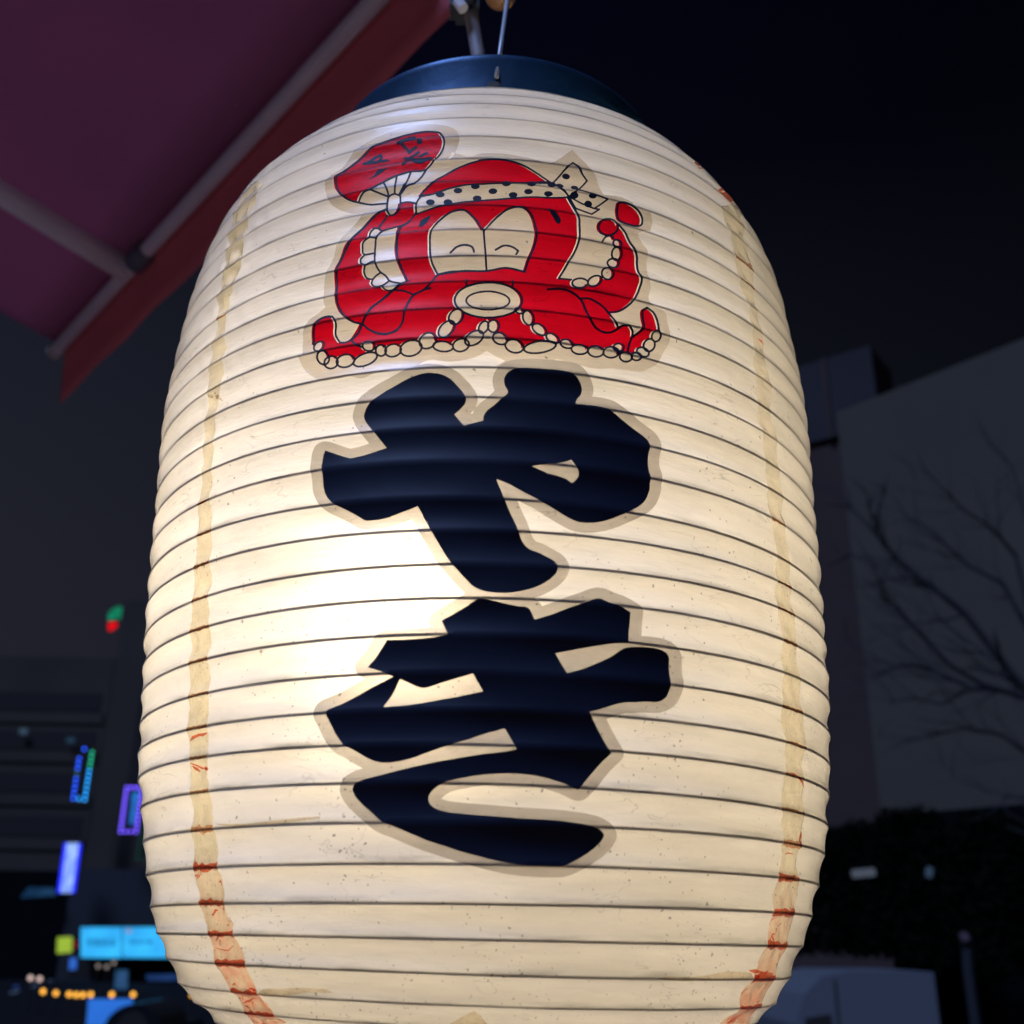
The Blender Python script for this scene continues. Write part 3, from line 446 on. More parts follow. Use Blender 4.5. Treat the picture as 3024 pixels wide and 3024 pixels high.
D['red'] = '''
-1963 31415 -1715 31362 -1593 31289 -1530 31183 -1461 30989 -1432 30909 -1421 30838 -1421 30746 -1435 30615 -1457 30502 -1489 30379 -1554 30148 -1662 29921 -1760 29757 -1818 29678 -1888 29633 -1951 29619 -2034 29617 -2186 29635 -2278 29627 -2528 29554 -2758 29447 -3241 29069 -3417 28985 -3478 28954 -3536 28890 -3576 28826 -3622 28668 -3632 28657 -3839 28769 -3960 28866 -4082 28996 -4195 29192 -4268 29329 -4351 29511 -4394 29657 -4420 29863 -4439 30103 -4256 30207 -4164 30292 -3553 30914 -3472 30966 -3380 31031 -3283 31105 -2772 31298 -2529 31357 -2318 31392
-133 29955 81 29961 245 29948 441 29911 638 29850 800 29774 1074 29590 1442 29235 1445 29216 874 29071 852 29055 323 28966 -508 28881 -629 28880 -733 28868 -936 28824 -1174 28749 -1619 28554 -1785 28515 -1923 28500 -1795 28747 -1627 28951 -1549 29053 -1450 29217 -1154 29518 -873 29717 -645 29830 -443 29902 -404 29924 -219 29950
1721 28670 1844 28702 1858 28697 1982 28338 2069 28001 2099 27942 2131 27801 2121 27191 2093 26980 2073 26829 1998 26539 1941 26367 1803 25997 1692 25676 1573 25357 1565 25319 1585 25312 1820 25333 1908 25316 1918 25302 1895 25236 1887 25179 1896 25116 1918 25067 1981 25018 2031 25012 2105 25035 2159 25072 2205 25120 2239 25169 2284 25268 2302 25216 2318 25195 2372 25178 2444 25208 2522 25279 2586 25367 2628 25455 2648 25541 2637 25621 2672 25655 2744 25599 2806 25595 2877 25635 2934 25712 2962 25809 2958 25892 2939 25937 2916 25968 2885 25993 2884 26005 2920 26087 2966 26099 3006 26125 3064 26184 3111 26254 3139 26319 3155 26393 3154 26436 3131 26505 3166 26548 3196 26600 3225 26680 3234 26739 3232 26821 3214 26879 3197 26910 3149 26955 3188 27008 3217 27109 3208 27212 3172 27265 3108 27280 3084 27270 3042 27231 3033 27235 2978 27413 2985 27453 2921 27410 2813 27380 2759 27391 2724 27415 2669 27500 2645 27588 2641 27653 2655 27764 2673 27816 2708 27887 2743 27934 2799 27988 2861 28044 2924 28088 2972 28100 3032 28091 3081 28043 3111 27988 3148 27931 3164 27873 3173 27885 3181 27921 3192 27922 3354 27719 3395 27624 3457 27364 3482 27285 3570 27042 3589 26973 3624 26889 3650 26774 3648 26522 3647 26270 3652 26149 3700 25974 3722 25915 3728 25844 3722 25766 3620 25362 3527 25117 3442 24933 3368 24807 3237 24632 3133 24515 3055 24448 2977 24403 2879 24372 2847 24346 2892 24170 2966 23983 3020 23857 3033 23857 3142 23931 3197 23955 3285 23965 3317 23960 3353 23937 3388 23891 3412 23831 3421 23777 3416 23681 3423 23668 3528 23768 3610 23863 3665 23941 3691 23999 3717 24087 3724 24165 3706 24375 3703 24504 3705 24616 3715 24667 3732 24708 3769 24755 3832 24817 3954 24759 4025 24699 4070 24625 4111 24484 4138 24204 4121 24054 4106 24032 4039 24011 3997 23976 3971 23942 3950 23896 3936 23831 3941 23765 3954 23732 3950 23726 3912 23727 3870 23715 3838 23694 3788 23642 3759 23593 3731 23505 3722 23389 3642 23374 3599 23348 3564 23313 3529 23245 3517 23146 3461 23123 3426 23097 3389 23059 3344 22991 3301 23042 3268 23058 3229 23061 3168 23041 3129 23013 3081 22967 3052 22919 3014 22921 3010 22930 3017 22982 3020 23025 3074 23054 3129 23104 3162 23155 3183 23213 3186 23264 3164 23313 3112 23342 3058 23341 2990 23308 2953 23273 2916 23217 2890 23157 2810 23139 2726 23081 2677 23027 2635 22954 2631 22953 2594 23010 2557 23053 2521 23070 2441 23069 2356 23026 2309 22985 2267 22928 2245 22866 2240 22871 2235 22910 2204 22960 2163 22988 2130 23002 2085 23014 2007 23009 1933 22978 1882 22943 1881 22998 1871 23052 1831 23117 1772 23151 1727 23157 1669 23138 1631 23109 1586 23038 1558 23043 1551 23052 1544 23138 1507 23215 1444 23275 1380 23302 1343 23304 1319 23299 1278 23273 1255 23237 1246 23204 1245 23158 1255 23113 1274 23066 1305 23020 1306 23006 1143 22987 1100 22977 1005 22947 927 22914 852 22871 794 22825 758 22785 731 22736 719 22733 714 22739 707 22811 687 22855 626 22921 582 22947 535 22962 484 22970 409 22959 343 22925 340 22977 328 23022 313 23062 276 23122 229 23165 182 23187 143 23193 93 23187 84 23225 127 23297 140 23335 152 23402 151 23455 130 23534 98 23585 66 23609 38 23620 -2 23619 -57 23593 -85 23641 -128 23551 -172 23574 -212 23566 -243 23544 -284 23490 -307 23443 -322 23389 -330 23328 -329 23253 -414 23234 -461 23207 -507 23167 -579 23067 -637 22941 -676 22950 -743 22950 -803 22930 -835 22911 -869 22881 -903 22833 -928 22755 -994 22830 -1065 22867 -1128 22885 -1187 22892 -1279 22883 -1313 22939 -1319 23024 -1346 23096 -1396 23162 -1454 23195 -1534 23192 -1577 23169 -1616 23131 -1672 23025 -1691 22970 -1710 22898 -1781 22939 -1824 22953 -1893 22959 -1962 22949 -2016 22930 -2076 22895 -2127 22847 -2157 22795 -2166 22791 -2205 22843 -2244 22873 -2285 22889 -2346 22895 -2392 22889 -2434 22874 -2469 22854 -2526 22799 -2543 22836 -2568 22871 -2596 22894 -2641 22911 -2674 22909 -2718 22890 -2746 22863 -2771 22816 -2782 22814 -2808 22831 -2793 22875 -2790 22914 -2801 22955 -2816 22983 -2837 23007 -2890 23054 -2917 23069 -2975 23081 -3020 23069 -3055 23032 -3079 22986 -3094 22940 -3086 22884 -3060 22839 -3017 22801 -2973 22779 -2986 22731 -3099 22706 -3173 22676 -3232 22642 -3323 22557 -3333 22567 -3335 22601 -3352 22648 -3382 22691 -3443 22741 -3495 22762 -3539 22771 -3593 22771 -3656 22756 -3726 22718 -3773 22669 -3816 22731 -3873 22774 -3927 22793 -3987 22792 -4012 22870 -4054 22945 -4118 22994 -4188 23020 -4197 23052 -4156 23131 -4146 23216 -4163 23307 -4204 23379 -4260 23419 -4318 23428 -4380 23408 -4435 23342 -4457 23355 -4476 23695 -4448 23889 -4418 23974 -4384 24069 -4347 24131 -4290 24187 -4210 24226 -4093 24232 -4013 24203 -3936 24159 -3910 24132 -3847 23986 -3836 23907 -3843 23793 -3862 23672 -3861 23569 -3849 23501 -3806 23393 -3721 23232 -3705 23216 -3600 23175 -3538 23175 -3466 23203 -3409 23248 -3366 23310 -3308 23436 -3162 23733 -3162 23743 -3171 23751 -3270 23795 -3361 23844 -3432 23898 -3494 23956 -3566 24050 -3637 24166 -3715 24319 -3763 24439 -3806 24577 -3839 24722 -3859 24962 -3872 25050 -3944 25570 -3959 25758 -3948 25956 -3950 26101 -3949 26182 -3855 26526 -3785 26816 -3756 26877 -3716 26934 -3643 27013 -3246 27682 -3113 27850 -3041 27917 -2956 27970 -2767 28079 -2758 28066 -2730 27950 -2673 27820 -2646 27815 -2570 27827 -2511 27862 -2447 27937 -2420 28037 -2428 28284 -2263 28311 -2162 28283 -2007 28195 -1983 27783 -1972 27769 -1612 27900 -1406 27961 -1147 28023 -724 28142 -432 28200 696 28446 1101 28537
3357 28966 3441 28984 3601 28963 3720 28924 3830 28851 3929 28712 3958 28608 3962 28567 3945 28431 3922 28347 3887 28273 3855 28231 3764 28139 3711 28096 3651 28071 3581 28061 3297 28089 3259 28118 3239 28159 3223 28269 3220 28531 3225 28680 3241 28881 3246 28906 3256 28917
540 27982 460 27959 346 27906 288 27868 187 27773 46 27591 -43 27445 -268 26928 -294 26967 -430 27385 -505 27538 -590 27665 -664 27752 -712 27792 -763 27818 -835 27833 -907 27828 -1055 27786 -1169 27713 -1267 27617 -1340 27525 -1463 27323 -1533 27104 -1566 26941 -1580 26865 -1588 26759 -1558 26229 -1517 25938 -1504 25861 -1470 25731 -1335 25344 -1326 25336 -951 25434 -801 25462 -671 25472 -318 25449 -176 25458 -59 25489 130 25562 219 25586 316 25592 385 25584 520 25549 721 25480 746 25481 815 25872 931 26310 999 26645 1025 26871 1022 27110 998 27435 961 27622 918 27753 884 27819 856 27858 801 27911 709 27967 662 27983 611 27990
-2423 27298 -2687 27272 -2839 27234 -2852 27246 -2901 27333 -2956 27386 -3013 27410 -3067 27401 -3114 27351 -3148 27257 -3152 27191 -3141 27060 -3147 26987 -3171 26962 -3284 26890 -3303 26866 -3319 26817 -3323 26771 -3308 26605 -3307 26528 -3295 26495 -3244 26414 -3325 26289 -3331 26235 -3314 26121 -3301 26100 -3188 26004 -3177 25989 -3212 25841 -3213 25778 -3193 25676 -3173 25621 -3142 25558 -3109 25519 -2976 25446 -2987 25288 -2965 25219 -2911 25128 -2880 25093 -2828 25066 -2687 25071 -2636 24954 -2605 24908 -2571 24880 -2521 24854 -2488 24842 -2450 24842 -2373 24870 -2312 24910 -2199 25060 -2147 25110 -2064 25158 -2058 25175 -2231 25681 -2307 25951 -2356 26137 -2398 26359 -2415 26611 -2393 26957 -2396 27283 -2401 27298
-177 24954 -245 24949 -364 24927 -476 24894 -576 24851 -680 24787 -740 24737 -796 24676 -838 24615 -868 24555 -898 24447 -904 24311 -891 24209 -864 24107 -792 23956 -827 23954 -879 23939 -943 23894 -984 23843 -1021 23762 -1032 23662 -1028 23601 -1068 23583 -1139 23529 -1171 23492 -1218 23415 -1248 23337 -1268 23218 -1265 23159 -1253 23104 -1225 23044 -1200 23016 -1167 22999 -1132 22997 -1097 23010 -1025 23071 -969 23152 -935 23223 -906 23305 -888 23396 -884 23473 -827 23499 -791 23527 -742 23589 -720 23633 -700 23686 -688 23750 -687 23806 -697 23868 -570 23789 -459 23743 -348 23712 -209 23692 -105 23664 -99 23667 -101 23683 -94 23691 21 23701 144 23727 298 23773 409 23826 538 23902 583 23873 623 23860 659 23863 690 23878 702 23874 705 23859 698 23808 699 23742 709 23685 737 23607 777 23550 823 23520 859 23517 903 23541 927 23572 948 23618 959 23662 963 23757 943 23842 917 23895 867 23948 835 23964 807 23968 756 23948 706 23882 702 23889 713 23914 714 23943 700 23980 664 24028 620 24061 620 24077 655 24165 677 24251 691 24351 692 24424 682 24507 658 24585 600 24689 538 24757 453 24822 352 24876 251 24912 139 24939 19 24955
999 23576 971 23561 947 23538 934 23517 925 23482 925 23429 934 23389 975 23303 1028 23247 1115 23200 1175 23202 1204 23215 1228 23238 1250 23271 1264 23319 1264 23356 1249 23419 1211 23489 1156 23539 1108 23567 1039 23582'''
D['line'] = '''
-1881 31456 -1756 31439 -1583 31382 -1522 31337 -1479 31279 -1444 31206 -1365 30982 -1332 30867 -1332 30707 -1354 30537 -1394 30368 -1463 30101 -1581 29890 -1676 29722 -1742 29629 -1820 29390 -1877 29221 -1929 29070 -1995 28973 -2027 28959 -2161 28926 -2215 28892 -2254 28849 -2376 28624 -2364 28589 -2346 28347 -2338 28334 -2235 28346 -2177 28343 -2094 28312 -1959 28238 -1952 28250 -1936 28338 -1893 28453 -1896 28490 -1889 28517 -1799 28692 -1708 28827 -1583 28970 -1524 29064 -1413 29247 -1085 29569 -908 29697 -728 29799 -579 29867 -412 29924 -395 29945 -373 29952 -144 29984 125 29996 302 29985 529 29942 668 29902 794 29853 929 29782 1024 29722 1209 29591 1522 29301 1540 29314 1567 29365 1824 29832 2080 30231 2107 30267 2116 30267 2274 30121 2373 29855 2518 29641 2508 29605 2303 29235 2285 29193 2285 29175 2637 29121 3015 28993 3031 28982 3032 28954 2715 28549 2712 28537 2724 28530 2790 28544 2801 28525 2797 28492 2529 28098 2150 28230 2137 28234 2130 28225 2179 27992 2203 27927 2219 27845 2224 27794 2224 27579 2226 27402 2202 27121 2175 26922 2161 26837 2127 26689 2035 26391 1889 26002 1771 25660 1665 25376 1670 25366 1703 25366 1935 25382 1954 25355 1949 25325 1933 25302 1638 25286 1613 25273 1595 25288 1589 25316 1599 25362 1724 25693 1826 25990 1989 26429 2049 26615 2083 26738 2115 26899 2127 27005 2143 27099 2166 27377 2163 27398 2169 27544 2165 27563 2167 27774 2156 27865 2146 27903 2118 27973 2022 28309 1894 28671 1736 28603 1629 28578 1616 28568 1341 28513 1328 28518 1117 28482 1104 28487 878 28446 865 28436 614 28380 601 28370 471 28344 458 28334 278 28295 266 28285 -96 28208 -109 28198 -232 28181 -687 28084 -1022 27991 -1175 27966 -1316 27936 -1513 27878 -1919 27725 -1937 27735 -2013 27581 -2060 27510 -2105 27454 -2175 27382 -2261 27319 -2284 27156 -2297 26979 -2316 26871 -2321 26655 -2325 26638 -2303 26315 -2272 26150 -2224 25965 -2144 25680 -1966 25150 -1975 25102 -2011 25088 -2109 25007 -2252 24865 -2251 24858 -2156 24839 -2048 24802 -1970 24755 -1846 24658 -1792 24700 -1644 24767 -1599 24804 -1454 24983 -1328 25322 -1315 25358 -1317 25373 -1399 25603 -1448 25753 -1476 25875 -1499 26025 -1521 26180 -1530 26298 -1535 26320 -1554 26778 -1538 26924 -1515 27013 -1482 27197 -1420 27362 -1335 27504 -1211 27661 -1102 27762 -1043 27801 -975 27831 -856 27862 -746 27865 -700 27854 -636 27821 -546 27737 -393 27509 -339 27387 -211 26984 -192 27000 -47 27393 84 27621 167 27733 250 27827 334 27903 392 27941 451 27971 557 28024 681 28059 760 28027 824 27983 884 27940 936 27891 988 27810 1032 27702 1089 27429 1105 27260 1109 27083 1106 26955 1111 26940 1110 26855 1092 26700 1062 26536 1012 26301 898 25874 824 25460 815 25446 795 25439 480 25541 362 25557 292 25553 195 25527 -14 25443 -102 25419 -159 25417 -171 25410 -325 25407 -337 25414 -767 25413 -928 25377 -1270 25280 -1390 24968 -1486 24842 -1480 24833 -1435 24846 -1419 24836 -1409 24814 -1412 24786 -1419 24776 -1575 24732 -1620 24696 -1759 24630 -1816 24586 -1878 24488 -1937 24313 -1966 24184 -1990 23991 -2023 23867 -2035 23701 -2058 23605 -2078 23546 -2123 23446 -2202 23331 -2250 23292 -2294 23266 -2411 23228 -2482 23226 -2546 23236 -2620 23262 -2686 23292 -2766 23342 -2882 23437 -2972 23532 -3068 23662 -3076 23657 -3116 23528 -3143 23450 -3172 23389 -3229 23304 -3302 23219 -3300 23206 -3255 23127 -3203 23048 -3176 23018 -3067 22946 -3057 22949 -3045 22986 -3022 23049 -2972 23097 -2923 23112 -2857 23099 -2783 23046 -2730 22979 -2711 22933 -2707 22883 -2702 22880 -2670 22910 -2635 22927 -2593 22935 -2568 22932 -2516 22907 -2484 22877 -2461 22842 -2422 22874 -2375 22900 -2295 22919 -2218 22911 -2197 22904 -2142 22870 -2111 22837 -2063 22891 -2008 22932 -1949 22961 -1904 22974 -1843 22984 -1763 22978 -1672 22942 -1653 22992 -1635 23050 -1572 23165 -1523 23209 -1491 23224 -1460 23234 -1391 23229 -1350 23209 -1317 23181 -1287 23143 -1267 23105 -1246 23048 -1233 22994 -1230 22955 -1235 22936 -1234 22908 -1138 22920 -1044 22907 -954 22872 -884 22817 -839 22892 -779 22944 -691 22979 -593 22976 -558 23064 -518 23136 -468 23198 -433 23231 -359 23275 -301 23292 -291 23390 -270 23467 -245 23519 -192 23581 -156 23602 -117 23609 -81 23596 -53 23571 2 23632 45 23653 93 23656 153 23628 187 23593 214 23539 231 23460 231 23401 217 23322 184 23244 186 23237 233 23232 285 23212 312 23195 355 23150 397 23070 425 22975 487 22999 542 23004 601 22993 677 22962 725 22926 751 22896 773 22858 792 22809 852 22869 899 22904 1009 22963 1075 22989 1155 23019 1301 23052 1303 23061 1281 23131 1277 23183 1271 23192 1238 23173 1190 23166 1154 23173 1087 23206 1032 23258 999 23307 967 23381 957 23427 955 23504 923 23490 895 23487 859 23498 803 23545 785 23573 755 23636 735 23709 731 23734 731 23840 679 23835 647 23842 607 23862 574 23891 449 23800 323 23737 172 23686 -2 23657 -161 23657 -312 23680 -443 23721 -510 23750 -602 23801 -608 23795 -612 23718 -638 23627 -674 23555 -712 23507 -751 23471 -802 23443 -814 23346 -838 23253 -880 23149 -911 23092 -990 22996 -1054 22971 -1078 22967 -1117 22968 -1152 22982 -1189 23016 -1210 23060 -1228 23123 -1236 23216 -1222 23324 -1204 23384 -1152 23488 -1111 23541 -1056 23591 -1000 23623 -998 23644 -1002 23677 -994 23740 -971 23817 -937 23876 -903 23917 -859 23952 -794 23980 -847 24130 -870 24245 -878 24379 -868 24465 -830 24590 -806 24638 -756 24710 -676 24790 -599 24845 -598 24909 -606 24987 -609 25077 -604 25098 -585 25115 -564 25085 -554 24997 -550 24888 -544 24878 -416 24932 -281 24969 -121 24993 6 24996 138 24986 270 24962 403 24919 480 24882 486 24889 484 25076 490 25098 506 25117 522 25102 532 25073 535 24855 643 24762 703 24685 737 24617 768 24510 776 24453 776 24347 755 24224 719 24106 720 24090 763 24036 791 23974 826 23993 870 24003 910 23993 946 23971 1000 23907 1022 23860 1038 23801 1044 23704 1040 23672 1024 23610 1026 23605 1059 23617 1124 23620 1192 23597 1249 23559 1304 23496 1325 23453 1343 23392 1348 23337 1405 23350 1434 23349 1482 23335 1526 23311 1573 23268 1602 23226 1629 23154 1634 23100 1638 23099 1674 23148 1725 23189 1787 23208 1832 23204 1865 23194 1919 23151 1955 23083 1968 23010 2031 23049 2074 23066 2128 23072 2181 23065 2260 23016 2306 22963 2342 23008 2399 23069 2457 23108 2510 23129 2570 23132 2615 23120 2659 23090 2692 23035 2699 23034 2745 23097 2808 23156 2868 23194 2939 23214 2985 23296 3046 23358 3105 23390 3159 23399 3208 23391 3238 23374 3266 23337 3279 23286 3274 23228 3262 23193 3231 23131 3194 23080 3205 23080 3239 23104 3295 23122 3309 23150 3362 23377 3435 23626 3453 23760 3450 23821 3440 23849 3402 23900 3355 23945 3346 23947 3237 23916 3190 23891 3157 23861 3108 23799 3062 23749 2972 23675 2890 23624 2859 23611 2794 23601 2737 23604 2646 23625 2590 23650 2516 23700 2461 23754 2439 23786 2391 23862 2318 23990 2192 24551 2135 24653 2073 24724 2025 24766 1901 24844 1841 24866 1778 24880 1641 24885 1486 24861 1352 24826 1335 24834 1324 24852 1331 24885 1353 24901 1402 24908 1515 24940 1605 24953 1749 24954 1863 24933 1961 24892 2030 24849 2113 24783 2157 24735 2174 24745 2330 24777 2364 24779 2446 24765 2507 24739 2652 24645 2740 24571 2832 24461 2875 24387 2907 24421 3065 24474 3151 24536 3251 24639 3339 24748 3423 24866 3476 24959 3567 25151 3665 25407 3752 25758 3763 25877 3753 25941 3738 25974 3695 26108 3687 26174 3683 26271 3684 26577 3685 26656 3690 26677 3683 26804 3658 26900 3624 26979 3608 27022 3594 27100 3525 27267 3500 27343 3480 27426 3425 27648 3390 27719 3268 27874 3263 27869 3263 27823 3247 27745 3212 27650 3169 27572 3109 27492 3066 27446 3115 27382 3114 27351 3104 27328 3094 27315 3070 27311 3011 27371 2954 27353 2913 27317 2859 27243 2757 26992 2744 26984 2726 26991 2722 27024 2766 27147 2820 27281 2858 27344 2857 27352 2798 27369 2764 27397 2732 27435 2702 27497 2690 27535 2676 27618 2682 27741 2702 27825 2733 27897 2765 27947 2804 27993 2905 28119 2958 28165 3034 28201 3091 28204 3154 28180 3187 28146 3213 28085 3233 27986 3262 27987 3285 27967 3426 27805 3457 27755 3482 27707 3531 27534 3561 27424 3605 27320 3665 27200 3689 27087 3718 26932 3744 26831 3752 26761 3747 26601 3750 26347 3755 26247 3763 26201 3800 26044 3804 25989 3820 25934 3823 25846 3814 25767 3720 25393 3613 25114 3510 24899 3446 24795 3337 24648 3246 24540 3172 24466 3066 24390 2916 24337 2909 24324 3020 24109 3042 24031 3101 23906 3109 23899 3158 23943 3213 23974 3256 23989 3376 24030 3384 24025 3442 23954 3491 23892 3506 23856 3515 23754 3593 23831 3663 23915 3712 23990 3739 24050 3759 24142 3740 24394 3737 24547 3742 24652 3763 24729 3787 24768 3823 24810 3875 24865 3898 24879 4052 24808 4106 24766 4165 24682 4212 24535 4239 24336 4226 24117 4251 24060 4257 24000 4269 23974 4278 23907 4271 23859 4233 23769 4181 23711 4128 23678 4133 23592 4125 23544 4098 23467 4081 23432 4036 23366 3999 23328 3953 23291 3942 23220 3923 23169 3894 23119 3841 23062 3787 23024 3733 23004 3696 23002 3664 22918 3627 22875 3592 22851 3522 22827 3481 22830 3434 22848 3401 22800 3363 22761 3307 22727 3245 22710 3187 22716 3121 22753 3091 22799 3077 22848 3077 22885 3072 22886 3048 22849 3020 22818 2978 22783 2910 22747 2854 22734 2811 22735 2750 22751 2683 22806 2643 22754 2588 22712 2513 22679 2462 22674 2407 22682 2356 22706 2324 22735 2291 22789 2234 22734 2184 22705 2081 22680 2040 22683 1994 22695 1923 22738 1894 22778 1877 22837 1871 22844 1850 22835 1773 22828 1715 22843 1674 22869 1632 22916 1616 22953 1609 22986 1604 22988 1588 22969 1549 22942 1552 22919 1545 22873 1527 22835 1490 22785 1450 22747 1398 22707 1278 22639 1174 22597 1094 22576 946 22565 870 22579 831 22595 791 22626 767 22654 724 22601 672 22564 632 22550 565 22544 510 22556 458 22578 399 22625 362 22674 341 22715 320 22791 289 22782 218 22783 159 22804 100 22848 70 22884 49 22923 35 22976 35 23042 45 23098 66 23153 56 23162 21 23171 -3 23189 -55 23257 -98 23180 -141 23130 -142 23040 -164 22954 -196 22895 -250 22831 -293 22792 -341 22761 -416 22730 -479 22724 -516 22652 -550 22611 -609 22565 -676 22539 -744 22539 -779 22551 -823 22578 -866 22626 -922 22574 -993 22544 -1017 22539 -1128 22543 -1204 22568 -1255 22597 -1319 22656 -1346 22704 -1354 22707 -1403 22675 -1467 22653 -1535 22658 -1585 22680 -1626 22590 -1681 22525 -1753 22472 -1841 22441 -1866 22437 -1951 22446 -1992 22462 -2054 22501 -2112 22569 -2182 22503 -2227 22480 -2284 22466 -2359 22475 -2380 22484 -2434 22518 -2485 22573 -2539 22538 -2585 22529 -2623 22540 -2665 22567 -2671 22561 -2678 22517 -2696 22474 -2720 22431 -2766 22376 -2835 22319 -2901 22282 -2980 22255 -3086 22243 -3161 22258 -3229 22295 -3271 22336 -3300 22376 -3362 22322 -3409 22301 -3496 22291 -3555 22304 -3630 22344 -3653 22361 -3702 22412 -3731 22375 -3770 22346 -3823 22330 -3873 22330 -3920 22347 -3983 22391 -4033 22448 -4068 22515 -4110 22535 -4162 22574 -4186 22598 -4225 22655 -4257 22727 -4273 22816 -4258 22910 -4241 22946 -4220 22971 -4223 22978 -4250 22985 -4313 23035 -4366 23114 -4400 23207 -4404 23301 -4417 23331 -4437 23707 -4402 23919 -4365 23996 -4352 24056 -4307 24148 -4233 24217 -4188 24239 -4101 24258 -4002 24253 -3909 24222 -3858 24191 -3772 24016 -3755 23966 -3742 23876 -3748 23788 -3770 23639 -3769 23547 -3758 23497 -3717 23390 -3644 23250 -3631 23237 -3514 23200 -3454 23217 -3379 23262 -3278 23371 -3236 23427 -3198 23497 -3169 23573 -3134 23678 -3129 23709 -3258 23770 -3340 23820 -3390 23862 -3481 23952 -3607 24149 -3645 24223 -3697 24335 -3766 24540 -3816 24776 -3825 24876 -3845 25075 -3878 25246 -3877 25269 -3917 25931 -3913 26080 -3912 26198 -3819 26528 -3680 26941 -3644 26952 -3596 27099 -3534 27238 -3484 27311 -3227 27672 -3104 27831 -3008 27927 -2901 27995 -2739 28117 -2735 28136 -2739 28191 -2751 28312 -2759 28329 -3056 28364 -3167 28395 -3272 28439 -3727 28687 -3839 28765 -3940 28857 -4029 28955 -4128 29118 -4233 29322 -4303 29483 -4351 29648 -4369 29759 -4371 29963 -4393 30097 -4380 30138 -4198 30229 -4111 30307 -3467 30949 -3381 30997 -3313 31103 -3220 31157 -2866 31291 -2519 31387 -2250 31434 -1970 31459
-1818 31336 -1938 31343 -2220 31315 -2578 31231 -2821 31137 -3175 30985 -3280 30964 -3360 30932 -3465 30863 -4048 30197 -4127 30106 -4274 30008 -4303 29989 -4313 29914 -4303 29700 -4276 29581 -4245 29482 -4195 29368 -4097 29177 -3997 29001 -3880 28875 -3750 28773 -3585 28686 -3575 28693 -3531 28832 -3499 28887 -3427 28967 -3368 28999 -3208 29095 -2723 29466 -2561 29551 -2484 29579 -2338 29627 -2206 29659 -2105 29663 -1903 29646 -1826 29665 -1786 29689 -1764 29709 -1719 29771 -1622 29934 -1512 30182 -1481 30292 -1440 30431 -1414 30528 -1390 30666 -1381 30787 -1388 30883 -1416 30964 -1445 31030 -1523 31205 -1616 31279
-2210 31200 -2194 31201 -2171 31177 -2141 31109 -2120 31006 -2129 30981 -2141 30973 -2422 30949 -2498 30929 -2504 30920 -2395 30771 -2308 30634 -2255 30700 -2145 30773 -2112 30771 -2091 30741 -2087 30702 -2102 30675 -2206 30597 -2281 30475 -2299 30469 -2326 30493 -2433 30676 -2589 30891 -2642 30887 -2662 30899 -2678 30921 -2685 30945 -2669 30981 -2531 31113 -2416 31173
-2074 31038 -2020 31015 -1987 30969 -1972 30928 -1971 30877 -1978 30848 -1995 30818 -2037 30799 -2080 30823 -2104 30859 -2118 30907 -2119 30930 -2108 30973 -2089 31001
-2074 30571 -2048 30571 -2028 30553 -2014 30518 -2014 30480 -2033 30441 -2167 30256 -2165 30239 -2144 30222 -2001 30190 -1988 30199 -1936 30185 -1775 30193 -1669 30183 -1640 30142 -1624 30085 -1631 30011 -1647 29996 -1738 29997 -1806 29934 -1851 29902 -1905 29887 -1942 29886 -1974 29890 -2098 29945 -2139 29981 -2203 30080 -2234 30104 -2262 30045 -2379 29891 -2398 29882 -2416 29885 -2435 29902 -2447 29929 -2447 29946 -2437 29967 -2353 30173 -2364 30191 -2421 30229 -2437 30253 -2454 30312 -2439 30364 -2406 30364 -2314 30308 -2288 30365 -2245 30361
-1833 30482 -1803 30476 -1781 30443 -1776 30386 -1792 30354 -1994 30208 -2023 30217 -2047 30262 -2055 30291 -2055 30326 -2039 30358
-3155 30683 -3132 30676 -3111 30652 -3047 30494 -3051 30457 -3072 30416 -3069 30407 -2925 30401 -2899 30388 -2878 30359 -2862 30320 -2859 30275 -2872 30245 -3121 30249 -3166 30228 -3215 30255 -3571 30291 -3617 30314 -3644 30357 -3657 30410 -3652 30439 -3640 30450 -3522 30440 -3494 30492 -3484 30494 -3456 30477 -3383 30571 -3336 30609
-3160 30548 -3278 30492 -3326 30443 -3333 30422 -3211 30410 -3149 30515 -3148 30536
-112 29923 -310 29897 -565 29801 -801 29681 -918 29603 -1098 29458 -1354 29183 -1486 28979 -1592 28877 -1664 28788 -1757 28643 -1786 28587 -1793 28560 -1708 28575 -1624 28573 -1546 28592 -1152 28768 -906 28848 -698 28897 -612 28908 -543 28909 -530 28914 -409 28917 -396 28922 -302 28925 -289 28931 -203 28934 -190 28940 -104 28944 -91 28950 -5 28955 8 28961 227 28981 261 29025 326 29075 365 29071 421 29012 430 29013 889 29125 944 29185 975 29201 1050 29191 1234 29279 1385 29311 1379 29330 1177 29523 984 29666 800 29778 656 29838 428 29901 286 29923 95 29934
2093 30134 1861 29799 1593 29300 1639 29224 1691 29273 1728 29284 1786 29271 1803 29256 1827 29207 1829 29163 1818 29122 1779 29056 1774 29036 1853 28964 1951 28806 1960 28801 1980 28825 1990 28869 2015 28912 2037 28936 2077 28956 2149 29074 2143 29087 2068 29066 2035 29092 2016 29156 2024 29212 2040 29248 2070 29286 2099 29309 2165 29322 2192 29313 2219 29280 2226 29249 2222 29196 2228 29197 2457 29623 2326 29821 2220 30014 2120 30128 2103 30142
-2856 29882 -2830 29878 -2827 29870 -2835 29862 -3034 29689 -3127 29620 -3200 29575 -3383 29495 -3366 29521 -3239 29631 -3196 29686 -3168 29740 -3131 29846 -3108 29874 -3074 29895 -3021 29903
